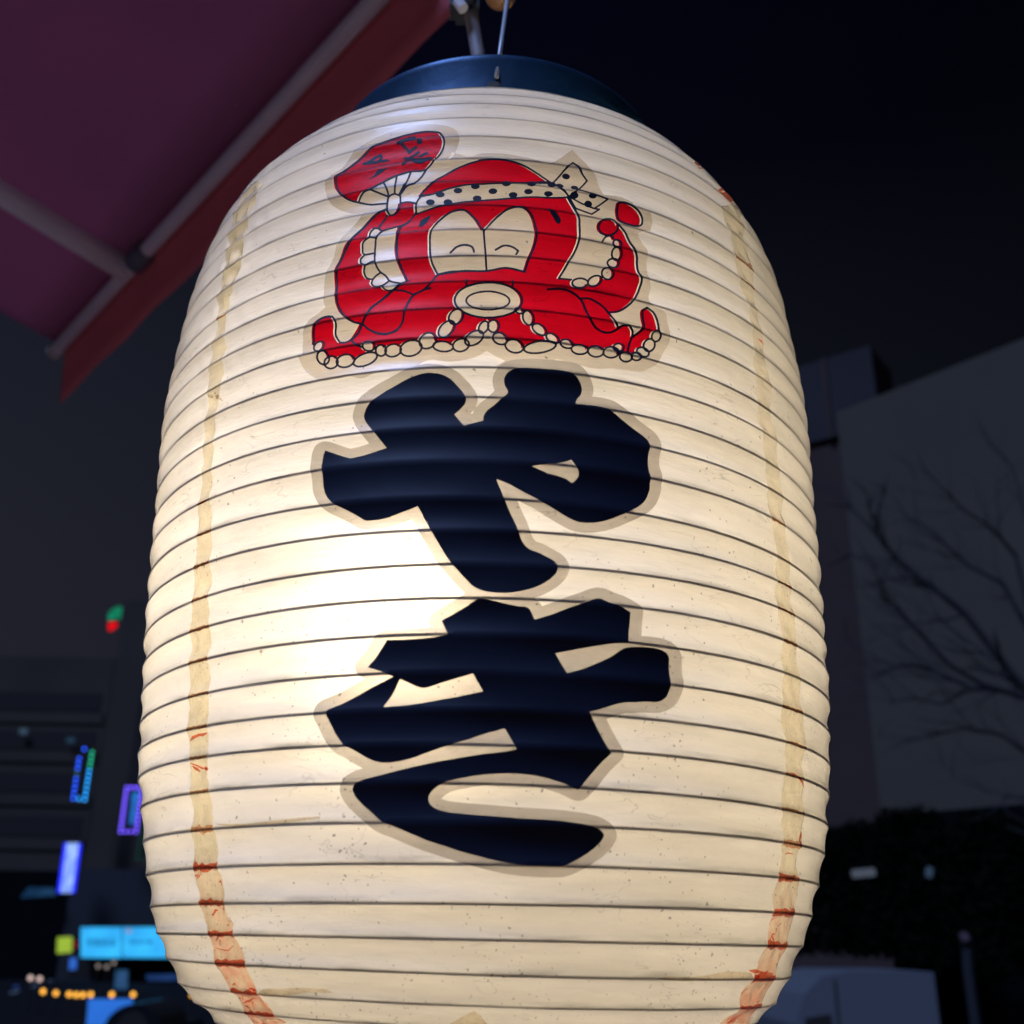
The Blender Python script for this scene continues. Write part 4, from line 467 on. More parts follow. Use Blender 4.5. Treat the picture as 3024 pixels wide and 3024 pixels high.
-1836 29579 -1926 29565 -2073 29580 -2128 29582 -2155 29575 -2200 29248 -2247 28945 -2174 28986 -2049 29037 -1997 29118 -1917 29312 -1881 29408 -1827 29569
1874 29739 1922 29753 1950 29749 1987 29731 2014 29697 2022 29668 2012 29614 1981 29567 1944 29539 1884 29531 1839 29554 1812 29591 1805 29642 1825 29698 1853 29728
-2228 29568 -2449 29497 -2517 29467 -2524 29452 -2517 28942 -2526 28803 -2525 28743 -2517 28729 -2457 28687 -2448 28693 -2273 29115 -2237 29431 -2217 29558 -2224 29570
-2592 29429 -2851 29251 -2856 29234 -2749 28947 -2719 28830 -2698 28719 -2691 28704 -2646 28727 -2577 28746 -2567 28961 -2579 29416 -2588 29433
781 28990 448 28945 434 28913 411 28884 351 28851 312 28848 264 28863 247 28877 216 28920 -150 28880 -258 28865 -348 28862 -355 28853 -343 28824 -341 28801 -353 28765 -368 28743 -393 28722 -441 28704 -488 28709 -523 28726 -545 28746 -565 28791 -566 28820 -560 28838 -568 28846 -680 28834 -767 28817 -1030 28739 -1138 28700 -1293 28627 -1295 28616 -1275 28602 -1245 28566 -1230 28523 -1229 28495 -1235 28467 -1250 28434 -1297 28400 -1362 28398 -1402 28421 -1442 28468 -1453 28498 -1458 28533 -1465 28542 -1616 28488 -1808 28453 -1837 28427 -1888 28298 -1904 28224 -1911 28097 -1904 28004 -1900 27843 -1896 27826 -1900 27809 -1894 27801 -1444 27960 -1211 28033 -1210 28046 -1237 28118 -1240 28193 -1227 28240 -1202 28270 -1173 28287 -1130 28293 -1068 28258 -1045 28228 -1026 28187 -1016 28140 -1017 28111 -1011 28096 -679 28189 -514 28217 -488 28230 -510 28307 -509 28355 -496 28395 -465 28432 -422 28453 -362 28447 -310 28404 -289 28346 -288 28313 -296 28271 -289 28258 227 28363 240 28372 291 28378 304 28387 355 28393 368 28402 420 28408 439 28422 439 28430 420 28447 399 28485 393 28520 397 28556 415 28595 436 28620 496 28651 540 28650 574 28636 603 28608 614 28582 619 28548 613 28512 589 28465 597 28454 713 28479 726 28488 809 28501 822 28510 1180 28572 1193 28568 1369 28596 1375 28608 1355 28612 1314 28642 1296 28691 1301 28730 1315 28761 1345 28793 1385 28816 1437 28826 1477 28818 1500 28802 1522 28773 1525 28724 1517 28697 1488 28652 1439 28618 1399 28608 1397 28599 1404 28597 1665 28654 1679 28664 1750 28680 1889 28738 1901 28751 1904 28764 1825 28878 1730 28964 1612 29094 1557 29014 1494 28985 1432 28994 1411 29016 1398 29069 1399 29139 1393 29151 1097 29067 1088 29049 1074 28990 1051 28960 996 28926 952 28920 913 28930 886 28945 864 28972 854 28999
-2905 29203 -3155 28984 -3156 28978 -2751 28706 -2749 28722 -2760 28779 -2796 28928 -2894 29187
-911 28757 -861 28753 -821 28730 -797 28706 -783 28668 -783 28635 -801 28586 -852 28546 -908 28540 -952 28560 -978 28584 -994 28608 -1008 28647 -997 28704 -965 28739
-34 28748 11 28754 33 28749 85 28716 105 28670 106 28637 91 28594 53 28553 2 28531 -54 28541 -89 28567 -105 28590 -118 28629 -113 28675 -74 28728
861 28807 924 28818 950 28812 986 28791 1003 28767 1010 28743 1011 28718 998 28678 978 28650 926 28610 870 28601 831 28613 809 28632 786 28678 787 28723 807 28766 824 28784
2220 29076 2151 28963 2196 28906 2205 28879 2206 28850 2199 28818 2178 28767 2137 28723 2119 28711 2119 28699 2269 28621 2355 28591 2382 28666 2416 28714 2458 28743 2481 28750 2522 28745 2562 28713 2580 28653 2572 28596 2552 28547 2553 28540 2621 28521 2630 28522 2679 28586 2952 28935 2928 28944 2700 28984 2694 28974 2695 28957 2687 28932 2663 28897 2626 28871 2571 28856 2543 28858 2494 28884 2478 28921 2486 28957 2520 28999 2523 29021
-3241 28958 -3332 28943 -3370 28928 -3407 28900 -3476 28801 -3516 28678 -3520 28660 -3515 28650 -3330 28547 -3230 28499 -3167 28483 -3152 28472 -3008 28442 -2835 28429 -2787 28417 -2765 28419 -2757 28429 -2758 28536 -2746 28614 -2751 28628 -3208 28944
-2556 28669 -2625 28656 -2674 28622 -2694 28583 -2703 28538 -2693 28222 -2681 28139 -2658 28075 -2654 27991 -2639 27935 -2601 27849 -2592 27840 -2516 27849 -2462 27882 -2414 27932 -2399 27957 -2386 28116 -2397 28366 -2417 28571 -2486 28635 -2524 28659
-1600 28332 -1549 28322 -1507 28287 -1483 28254 -1463 28197 -1460 28151 -1473 28081 -1519 28026 -1579 28024 -1631 28067 -1676 28143 -1691 28218 -1682 28268 -1669 28295 -1645 28320
2020 28668 2112 28388 2135 28332 2533 28205 2698 28442 2692 28451 2626 28435 2489 28470 2442 28454 2411 28461 2367 28507 2276 28531 2033 28667
3410 29030 3475 29071 3532 29084 3600 29079 3685 29052 3794 28988 3873 28948 3919 28915 3973 28858 4024 28784 4063 28669 4067 28637 4052 28469 4029 28386 3986 28292 3940 28228 3846 28129 3798 28089 3704 28040 3623 28032 3473 28055 3344 28058 3298 28097 3283 28133 3270 28184 3261 28279 3257 28510 3258 28638 3278 28911 3282 28941 3296 28962
-2221 28250 -2318 28239 -2338 28222 -2328 27995 -2360 27913 -2400 27855 -2449 27811 -2489 27786 -2605 27768 -2623 27778 -2676 27891 -2703 27978 -2711 27985 -2876 27926 -2964 27868 -3062 27763 -3182 27596 -3423 27217 -3470 27137 -3547 26972 -3598 26893 -3665 26712 -3677 26690 -3701 26682 -3757 26474 -3841 26130 -3838 26021 -3850 25941 -3858 25887 -3859 25673 -3853 25653 -3835 25433 -3765 24977 -3759 24813 -3739 24677 -3673 24440 -3627 24321 -3571 24207 -3519 24116 -3437 23994 -3360 23917 -3310 23877 -3225 23827 -3105 23773 -3100 23776 -3044 23920 -3019 23966 -2974 24105 -2929 24233 -2860 24352 -2440 24798 -2442 24806 -2517 24840 -2567 24883 -2593 24922 -2621 24990 -2629 24998 -2711 24987 -2783 24999 -2817 25024 -2849 25060 -2916 25173 -2943 25245 -2952 25316 -2941 25402 -2944 25410 -3019 25446 -3066 25483 -3103 25532 -3140 25613 -3163 25694 -3178 25775 -3172 25850 -3145 25960 -3253 26061 -3266 26091 -3286 26186 -3293 26245 -3288 26286 -3273 26329 -3214 26406 -3254 26473 -3268 26519 -3273 26638 -3278 26656 -3282 26799 -3261 26873 -3205 26931 -3103 26997 -3115 27179 -3104 27285 -3089 27328 -3045 27404 -3002 27432 -2970 27436 -2894 27401 -2887 27404 -2899 27437 -2898 27458 -2798 27639 -2698 27838 -2686 27847 -2677 27849 -2658 27832 -2653 27813 -2656 27796 -2759 27579 -2843 27416 -2862 27391 -2860 27381 -2835 27361 -2785 27268 -2526 27354 -2321 27396 -2293 27428 -2274 27417 -2261 27420 -2202 27460 -2102 27564 -2050 27639 -1947 27843 -1956 28077 -1958 28125 -1966 28141 -2094 28219 -2126 28234
3395 28939 3348 28914 3338 28901 3322 28702 3320 28592 3323 28407 3327 28328 3343 28249 3361 28217 3387 28200 3727 28184 3753 28189 3841 28239 3949 28348 3968 28387 3990 28469 4000 28526 4000 28613 3979 28693 3952 28748 3882 28840 3827 28883 3775 28911 3702 28940 3601 28962 3472 28967
612 27957 532 27935 410 27876 339 27825 260 27746 126 27571 24 27397 -183 26914 -182 26846 -126 26049 -95 25524 -88 25512 9 25537 198 25610 344 25638 495 25618 774 25530 787 25542 848 25891 963 26322 1034 26668 1049 26769 1058 26897 1055 27089 1047 27298 1025 27468 981 27669 927 27796 864 27871 765 27939 688 27961 663 27964
1342 28055 1426 28044 1501 28008 1566 27965 1609 27921 1688 27793 1717 27715 1717 27664 1705 27610 1689 27566 1627 27549 1619 27558 1436 27924
-839 27791 -957 27760 -1025 27729 -1109 27664 -1192 27576 -1330 27380 -1407 27215 -1448 27064 -1483 26920 -1496 26843 -1498 26702 -1502 26686 -1476 26249 -1443 26001 -1423 25870 -1399 25772 -1319 25538 -1271 25404 -1264 25398 -1070 25462 -924 25495 -770 25495 -721 25507 -660 25505 -648 25512 -490 25509 -477 25503 -380 25502 -368 25496 -149 25499 -143 25509 -187 26247 -231 26829 -232 26882 -239 26918 -349 27235 -417 27415 -456 27494 -553 27643 -618 27718 -682 27769 -737 27791
-1557 27690 -1549 27689 -1551 27677 -1616 27456 -1636 27400 -1692 27294 -1757 27189 -1794 27223 -1837 27276 -1821 27445 -1787 27528 -1708 27602
2925 28012 2869 27972 2834 27941 2776 27857 2748 27784 2737 27732 2732 27693 2736 27630 2747 27580 2774 27520 2819 27473 2892 27451 2986 27478 3074 27549 3128 27618 3155 27663 3195 27764 3206 27834 3205 27869 3191 27922 3173 27955 3123 28018 3078 28061 3024 28069
-2343 27297 -2490 27267 -2741 27171 -2865 26923 -2884 26834 -2883 26614 -2886 26519 -2866 26274 -2869 26233 -2848 26093 -2820 25982 -2802 25908 -2749 25773 -2707 25696 -2575 25546 -2535 25471 -2483 25354 -2460 25315 -2431 25281 -2376 25235 -2262 25162 -2159 25107 -2119 25121 -2053 25167 -2041 25180 -2038 25196 -2171 25578 -2248 25831 -2286 25985 -2346 26231 -2371 26394 -2383 26571 -2379 26588 -2377 26853 -2358 26982 -2350 27162 -2334 27286
-2957 27348 -2988 27341 -3004 27324 -3043 27250 -3057 27178 -3057 27106 -3050 27017 -3043 26998 -2911 26959 -2880 27048 -2824 27205 -2823 27221 -2865 27297
-3073 26950 -3165 26888 -3204 26852 -3227 26804 -3232 26778 -3214 26506 -3203 26479 -3164 26435 -2939 26434 -2930 26454 -2937 26548 -2934 26647 -2937 26780 -2926 26900 -2957 26916
3145 27341 3183 27360 3252 27352 3297 27310 3319 27246 3321 27169 3314 27130 3285 27040 3257 26981 3287 26946 3318 26877 3328 26769 3319 26711 3302 26649 3277 26588 3236 26521 3249 26470 3250 26421 3232 26340 3211 26285 3167 26208 3128 26155 3070 26099 3030 26073 2986 26059 2984 26048 3020 25978 3047 25915 3052 25833 3039 25766 3021 25720 2967 25638 2891 25580 2833 25570 2797 25577 2735 25617 2737 25553 2732 25525 2719 25475 2694 25413 2648 25331 2610 25280 2562 25227 2506 25180 2479 25163 2404 25147 2359 25170 2339 25194 2290 25116 2228 25048 2164 25001 2085 24986 2005 24996 1951 25050 1924 25131 1922 25219 1947 25309 1977 25364 2026 25420 2099 25470 2172 25494 2228 25494 2279 25482 2339 25439 2373 25514 2410 25572 2445 25614 2514 25673 2553 25695 2623 25712 2663 25706 2696 25692 2686 25743 2683 25817 2695 25887 2715 25936 2740 25976 2792 26039 2843 26084 2894 26109 2875 26162 2867 26209 2863 26271 2874 26344 2888 26393 2925 26473 2963 26522 3017 26574 3000 26659 3003 26782 3025 26869 3066 26948 3034 26983 3022 27031 3032 27140 3053 27211 3079 27269 3107 27307
3136 27241 3108 27206 3090 27158 3084 27100 3098 27026 3130 26996 3156 27016 3206 27013 3235 27052 3253 27099 3259 27140 3255 27191 3238 27230 3190 27259
-720 26488 -623 26489 -581 26476 -518 26445 -472 26403 -442 26352 -426 26288 -405 26167 -418 26123 -434 26115 -451 26133 -482 26295 -503 26334 -524 26358 -595 26397 -682 26412 -768 26387 -837 26344 -884 26287 -977 26109 -993 26094 -1012 26116 -1023 26148 -1018 26181 -904 26378 -865 26419 -828 26444 -788 26467
283 26488 376 26499 434 26484 504 26453 554 26418 648 26308 661 26274 657 26243 602 26083 583 26059 571 26063 560 26086 558 26120 596 26243 582 26276 529 26338 488 26369 434 26397 347 26417 310 26414 253 26384 98 26223 77 26222 63 26250 63 26280 68 26299 215 26449
3127 26928 3090 26888 3064 26823 3054 26767 3055 26676 3079 26601 3154 26598 3200 26579 3219 26598 3240 26634 3260 26692 3272 26745 3269 26833 3254 26880 3219 26929 3195 26938 3154 26926
-2936 26360 -3156 26358 -3203 26301 -3235 26236 -3237 26208 -3219 26115 -3173 26063 -3114 26016 -3084 26020 -2980 26105 -2906 26110 -2902 26123 -2928 26310 -2926 26330 -2928 26350
3040 26502 2988 26462 2963 26430 2938 26381 2922 26323 2919 26291 2934 26218 2977 26178 3022 26174 3080 26205 3154 26290 3182 26351 3193 26392 3195 26422 3185 26468 3177 26476 3135 26461 3098 26467 3050 26505
-2881 26016 -2929 26017 -2962 26004 -3024 25969 -3094 25944 -3124 25828 -3128 25794 -3124 25745 -3096 25634 -3070 25577 -3039 25537 -2993 25508 -2925 25481 -2844 25599 -2752 25671 -2797 25759 -2831 25841 -2854 25918 -2872 26004
2828 25980 2782 25944 2760 25914 2748 25884 2735 25830 2732 25795 2738 25756 2756 25707 2792 25665 2837 25647 2890 25656 2930 25683 2969 25733 2993 25794 3000 25875 2981 25931 2945 25973 2894 25992 2876 25993
-2718 25609 -2822 25522 -2887 25403 -2900 25288 -2896 25256 -2865 25183 -2830 25133 -2790 25099 -2732 25082 -2629 25112 -2577 25169 -2508 25284 -2603 25495 -2704 25608
2580 25632 2532 25609 2489 25575 2431 25506 2402 25454 2373 25363 2373 25297 2391 25261 2433 25243 2491 25261 2536 25295 2578 25337 2641 25425 2676 25509 2684 25544 2681 25595 2668 25618 2651 25632 2620 25638
2119 25396 2040 25346 1995 25288 1982 25258 1973 25225 1976 25170 1995 25130 2014 25108 2050 25088 2088 25082 2179 25110 2261 25181 2285 25214 2310 25264 2318 25296 2317 25333 2304 25365 2277 25392 2205 25413 2179 25414
-2463 25215 -2515 25120 -2580 25018 -2557 24959 -2535 24926 -2515 24905 -2469 24878 -2407 24863 -2356 24876 -2200 25023 -2204 25035 -2223 25050 -2281 25081 -2406 25170 -2454 25216
-165 24918 -292 24896 -388 24869 -552 24794 -632 24739 -684 24691 -720 24651 -777 24558 -809 24470 -825 24350 -819 24265 -801 24175 -746 24022 -716 23977 -664 23942 -629 23897 -554 23847 -475 23806 -387 23773 -296 23749 -137 23726 45 23733 92 23740 262 23785 349 23821 452 23875 543 23944 551 24004 577 24068 610 24104 658 24120 691 24201 709 24269 724 24368 724 24428 709 24516 689 24576 663 24628 608 24702 542 24761 522 24774 498 24776 477 24806 400 24844 320 24875 223 24902 47 24926
-157 24696 13 24705 90 24696 222 24662 319 24617 400 24548 438 24491 452 24460 470 24369 459 24270 434 24195 403 24135 355 24065 307 24011 193 23954 86 23926 8 23913 -178 23912 -316 23938 -431 23984 -479 24021 -528 24089 -578 24194 -595 24260 -600 24324 -591 24393 -571 24453 -533 24514 -498 24553 -414 24615 -295 24667 -227 24686
-2311 24821 -2811 24276 -2877 24151 -2941 23973 -2995 23881 -3046 23733 -2956 23610 -2881 23526 -2788 23444 -2678 23373 -2578 23331 -2464 23313 -2381 23325 -2279 23371 -2223 23420 -2178 23482 -2144 23548 -2124 23596 -2093 23702 -2083 23765 -2082 23837 -2070 23917 -2042 24069 -1990 24362 -1957 24466 -1891 24604 -1966 24672 -2049 24728 -2132 24762 -2278 24794
-126 24634 -262 24608 -346 24577 -402 24547 -469 24496 -505 24456 -534 24406 -552 24338 -551 24282 -540 24238 -498 24152 -421 24063 -305 23991 -198 23969 -99 23962 -24 23965 74 23978 180 24011 296 24099 372 24193 398 24243 420 24309 422 24378 402 24443 356 24507 287 24560 211 24596 102 24626 -14 24639
2205 24681 2203 24673 2243 24599 2269 24531 2373 24049 2439 23902 2501 23809 2557 23756 2601 23727 2671 23695 2736 23680 2810 23675 2875 23691 2944 23732 3032 23805 3067 23843 3067 23853 2996 23970 2950 24076 2874 24222 2761 24434 2670 24534 2496 24662 2431 24693 2388 24705 2345 24707
679 24005 621 23935 617 23924 646 23904 678 23894 713 23897 741 23914 747 23927 746 23946 733 23973 703 23999
3891 24788 3832 24725 3811 24686 3803 24648 3804 24437 3828 24199 3820 24122 3791 24026 3762 23959 3713 23883 3637 23791 3497 23644 3420 23377 3362 23127 3414 23077 3473 23143 3556 23197 3566 23257 3577 23291 3590 23320 3628 23373 3686 23419 3720 23435 3756 23444 3767 23516 3785 23584 3813 23647 3847 23698 3888 23738 3929 23764 3974 23780 3975 23863 3983 23906 4002 23956 4065 24043 4129 24100 4150 24109 4160 24125 4170 24287 4155 24449 4107 24626 4061 24699 4013 24738 3905 24794
-780 23923 -815 23912 -847 23893 -867 23877 -910 23825 -939 23759 -954 23686 -951 23638 -908 23628 -868 23607 -838 23574 -815 23522 -807 23514 -764 23540 -732 23570 -703 23611 -674 23670 -655 23744 -655 23816 -662 23841 -744 23921
844 23941 809 23915 789 23876 777 23826 779 23739 798 23662 828 23605 875 23562 899 23555 923 23558 951 23577 973 23610 986 23644 996 23693 994 23771 978 23835 939 23905 900 23936 872 23945
-4010 24153 -4120 24144 -4194 24107 -4258 24030 -4312 23963 -4348 23889 -4364 23803 -4368 23744 -4380 23658 -4364 23402 -4281 23446 -4233 23449 -4190 23437 -4135 23399 -4101 23359 -4074 23307 -4057 23257 -4047 23153 -4051 23105 -4073 23034 -4068 23025 -4004 22983 -3971 22950 -3938 22900 -3910 22823 -3902 22814 -3830 22804 -3790 22785 -3747 22751 -3708 22708 -3666 22744 -3583 22782 -3507 22791 -3428 22782 -3380 22762 -3329 22728 -3280 22672 -3249 22607 -3200 22650 -3138 22689 -3068 22720 -2953 22750 -2953 22755 -2984 22775 -3025 22816 -3056 22870 -3179 22939 -3231 22984 -3291 23073 -3352 23176 -3437 23124 -3511 23111 -3609 23143 -3664 23175 -3787 23413 -3805 23461 -3824 23543 -3825 23674 -3807 23780 -3800 23894 -3807 23947 -3840 24032 -3881 24110
46 23586 6 23559 -24 23504 -22 23393 -30 23344 -6 23284 20 23255 64 23234 83 23235 119 23254 160 23312 180 23374 184 23457 169 23513 141 23560 94 23590
-987 23557 -1023 23539 -1090 23477 -1127 23422 -1166 23333 -1180 23278 -1188 23214 -1186 23154 -1172 23099 -1147 23058 -1118 23038 -1075 23036 -1028 23059 -998 23086 -953 23141 -914 23209 -875 23304 -855 23395 -852 23431 -858 23440 -898 23455 -926 23475 -951 23501 -977 23550
-140 23540 -168 23526 -213 23468 -237 23409 -251 23336 -251 23293 -245 23282 -201 23256 -161 23206 -134 23231 -101 23286 -81 23342 -86 23449 -78 23490 -80 23507 -100 23536 -116 23543
1056 23549 1035 23539 1013 23515 1001 23462 1011 23411 1023 23382 1070 23313 1117 23272 1192 23243 1241 23251 1270 23272 1289 23298 1297 23330 1292 23390 1255 23466 1229 23494 1197 23520 1136 23550 1104 23557
4109 23997 4083 23978 4056 23947 4036 23901 4028 23858 4033 23798 4043 23774 4102 23737 4135 23747 4181 23787 4209 23840 4221 23895 4214 23953 4189 23990 4144 24012
-319 23210 -397 23173 -436 23139 -504 23047 -546 22962 -546 22953 -502 22909 -482 22870 -472 22829 -472 22794 -466 22786 -439 22787 -399 22797 -324 22838 -269 22885 -228 22938 -199 22992 -185 23079 -187 23101 -251 23141 -287 23210
-1427 23157 -1455 23155 -1491 23140 -1517 23122 -1547 23088 -1578 23038 -1614 22956 -1627 22903 -1592 22841 -1579 22789 -1575 22747 -1566 22737 -1534 22721 -1494 22714 -1418 22734 -1360 22776 -1349 22812 -1329 22846 -1294 22879 -1284 22913 -1278 22967 -1288 23022 -1309 23073 -1354 23130 -1387 23150
166 23153 127 23131 111 23112 84 23052 79 23010 82 22978 101 22930 118 22907 166 22865 218 22844 288 22843 328 22864 376 22950 369 22989 348 23045 319 23094 269 23139 214 23159
1371 23269 1350 23257 1331 23230 1325 23184 1331 23153 1353 23097 1381 23058 1472 23029 1515 22995 1547 23006 1573 23034 1586 23072 1582 23119 1567 23162 1535 23211 1491 23250 1460 23265 1407 23277
-669 22924 -708 22916 -764 22889 -796 22863 -832 22810 -847 22759 -844 22707 -832 22675 -791 22626 -744 22606 -676 22605 -645 22616 -585 22654 -544 22705 -530 22731 -534 22740 -569 22765 -599 22814 -613 22874 -610 22917 -638 22926
3932 23700 3904 23681 3872 23646 3836 23577 3818 23498 3816 23457 3827 23438 3891 23408 3931 23361 3945 23360 4016 23425 4051 23486 4075 23568 4075 23629 4054 23677 4003 23714 3983 23717
1737 23117 1703 23095 1681 23068 1659 23018 1662 22969 1692 22927 1742 22898 1791 22887 1852 22897 1884 22915 1909 22949 1916 22969 1914 23005 1893 23072 1859 23107 1823 23124 1787 23130
480 22939 433 22919 418 22907 400 22868 370 22826 369 22795 376 22765 393 22724 415 22691 454 22654 494 22630 561 22610 636 22617 652 22624 700 22653 725 22682 742 22721 749 22768 733 22824 690 22883 646 22916 586 22939 547 22945
-563 22890 -566 22869 -559 22844 -537 22811 -521 22802 -519 22824 -529 22854 -552 22886 -559 22893
-1854 22925 -1924 22910 -1986 22880 -2024 22852 -2056 22817 -2079 22779 -2072 22694 -2085 22636 -2077 22614 -2043 22567 -2010 22541 -1956 22515 -1867 22507 -1826 22514 -1762 22541 -1717 22572 -1658 22642 -1645 22668 -1629 22720 -1669 22800 -1678 22847 -1677 22867 -1683 22879 -1698 22892 -1762 22920
1243 22973 1184 22963 1101 22939 1014 22904 936 22863 885 22827 842 22785 811 22738 810 22695 847 22657 902 22637 978 22629 1102 22644 1242 22688 1381 22763 1437 22807 1468 22839 1493 22876 1504 22907 1497 22932 1412 22955 1363 22980 1287 22980
-4232 23372 -4265 23367 -4297 23349 -4328 23310 -4343 23262 -4340 23188 -4308 23116 -4280 23085 -4258 23068 -4208 23052 -4172 23059 -4124 23114 -4109 23171 -4106 23204 -4114 23267 -4134 23311 -4158 23343 -4184 23361
-1156 22860 -1204 22853 -1252 22837 -1262 22828 -1295 22773 -1306 22753 -1307 22737 -1279 22691 -1259 22673 -1207 22638 -1172 22622 -1132 22610 -1052 22601 -997 22611 -949 22629 -917 22652 -897 22681 -891 22708 -897 22739 -911 22765 -955 22807 -1045 22848 -1101 22859
-2915 23023 -2951 23007 -2972 22992 -2995 22968 -3010 22936 -3011 22917 -2998 22870 -2980 22844 -2948 22817 -2897 22796 -2855 22795 -2820 22803 -2785 22826 -2759 22870 -2757 22910 -2767 22941 -2788 22970 -2827 23000 -2846 23011
3087 23311 3031 23268 2999 23222 2999 23216 3038 23201 3075 23171 3110 23097 3163 23131 3188 23160 3209 23196 3220 23224 3223 23263 3216 23286 3198 23308 3172 23321 3133 23326
-2274 22861 -2315 22857 -2370 22840 -2404 22817 -2440 22777 -2435 22709 -2453 22630 -2422 22583 -2360 22544 -2326 22534 -2285 22535 -2215 22558 -2166 22599 -2141 22637 -2146 22675 -2145 22739 -2136 22774 -2139 22785 -2157 22810 -2185 22834 -2221 22852
2052 22983 1988 22956 1957 22929 1932 22892 1925 22871 1926 22840 1932 22821 1959 22786 2009 22756 2080 22744 2162 22760 2215 22789 2257 22833 2270 22861 2274 22892 2267 22916 2245 22950 2206 22974 2142 22991 2093 22992
-2601 22875 -2622 22871 -2653 22853 -2679 22819 -2692 22784 -2695 22722 -2684 22683 -2661 22640 -2619 22606 -2581 22595 -2539 22610 -2513 22638 -2514 22734 -2496 22795 -2506 22816 -2532 22849 -2572 22873
2475 23037 2400 22991 2365 22957 2348 22932 2330 22878 2333 22837 2356 22789 2375 22769 2414 22749 2460 22739 2490 22739 2524 22747 2565 22766 2599 22787 2639 22829 2659 22867 2657 22913 2663 22950 2638 22994 2585 23040 2515 23050
2896 23129 2859 23114 2803 23073 2748 23014 2720 22967 2716 22869 2735 22837 2773 22810 2847 22797 2932 22822 2986 22859 3023 22900 3044 22943 3052 22981 3049 22994 2992 23003 2965 23025 2948 23043 2933 23086 2926 23129
3701 23356 3662 23330 3636 23300 3614 23242 3617 23206 3644 23200 3678 23177 3712 23093 3748 23091 3802 23110 3856 23155 3884 23206 3891 23240 3889 23266 3843 23275 3807 23299 3767 23370 3734 23369
-2749 22785 -2767 22766 -2800 22748 -2800 22742 -2748 22720 -2743 22776
-4094 22964 -4142 22958 -4182 22928 -4210 22873 -4217 22803 -4201 22730 -4173 22669 -4134 22623 -4092 22592 -4085 22599 -4079 22664 -4060 22714 -4033 22750 -4002 22778 -3962 22798 -3959 22807 -3974 22852 -4000 22901 -4042 22941
3222 23016 3181 22987 3153 22957 3132 22913 3129 22855 3154 22809 3193 22782 3238 22774 3304 22791 3351 22822 3372 22845 3393 22890 3380 22928 3377 22989 3368 23002 3343 23027 3292 23041
-2867 22690 -2940 22687 -3031 22666 -3105 22635 -3161 22599 -3216 22550 -3247 22499 -3261 22444 -3257 22420 -3246 22394 -3220 22364 -3166 22333 -3057 22319 -2989 22330 -2914 22357 -2873 22380 -2807 22430 -2743 22510 -2729 22536 -2718 22590 -2730 22631 -2753 22655 -2816 22684
3517 23101 3475 23064 3439 23013 3454 22952 3451 22936 3458 22907 3484 22894 3517 22889 3570 22903 3616 22941 3637 22985 3639 23016 3600 23052 3564 23117
-3492 22729 -3550 22724 -3605 22707 -3646 22681 -3679 22641 -3668 22584 -3667 22527 -3676 22472 -3644 22431 -3565 22380 -3497 22365 -3458 22368 -3401 22385 -3359 22414 -3312 22477 -3294 22543 -3294 22559 -3305 22606 -3335 22658 -3361 22683 -3405 22709 -3426 22718
-3884 22750 -3896 22741 -3904 22651 -3930 22580 -3956 22546 -4006 22513 -3983 22469 -3959 22444 -3902 22409 -3869 22401 -3810 22409 -3779 22428 -3751 22459 -3741 22480 -3758 22547 -3758 22598 -3742 22649 -3744 22660 -3768 22695 -3794 22719 -3834 22741
-3958 22729 -3999 22695 -4020 22656 -4029 22625 -4029 22597 -4022 22585 -3987 22610 -3967 22644 -3953 22690 -3952 22722'''
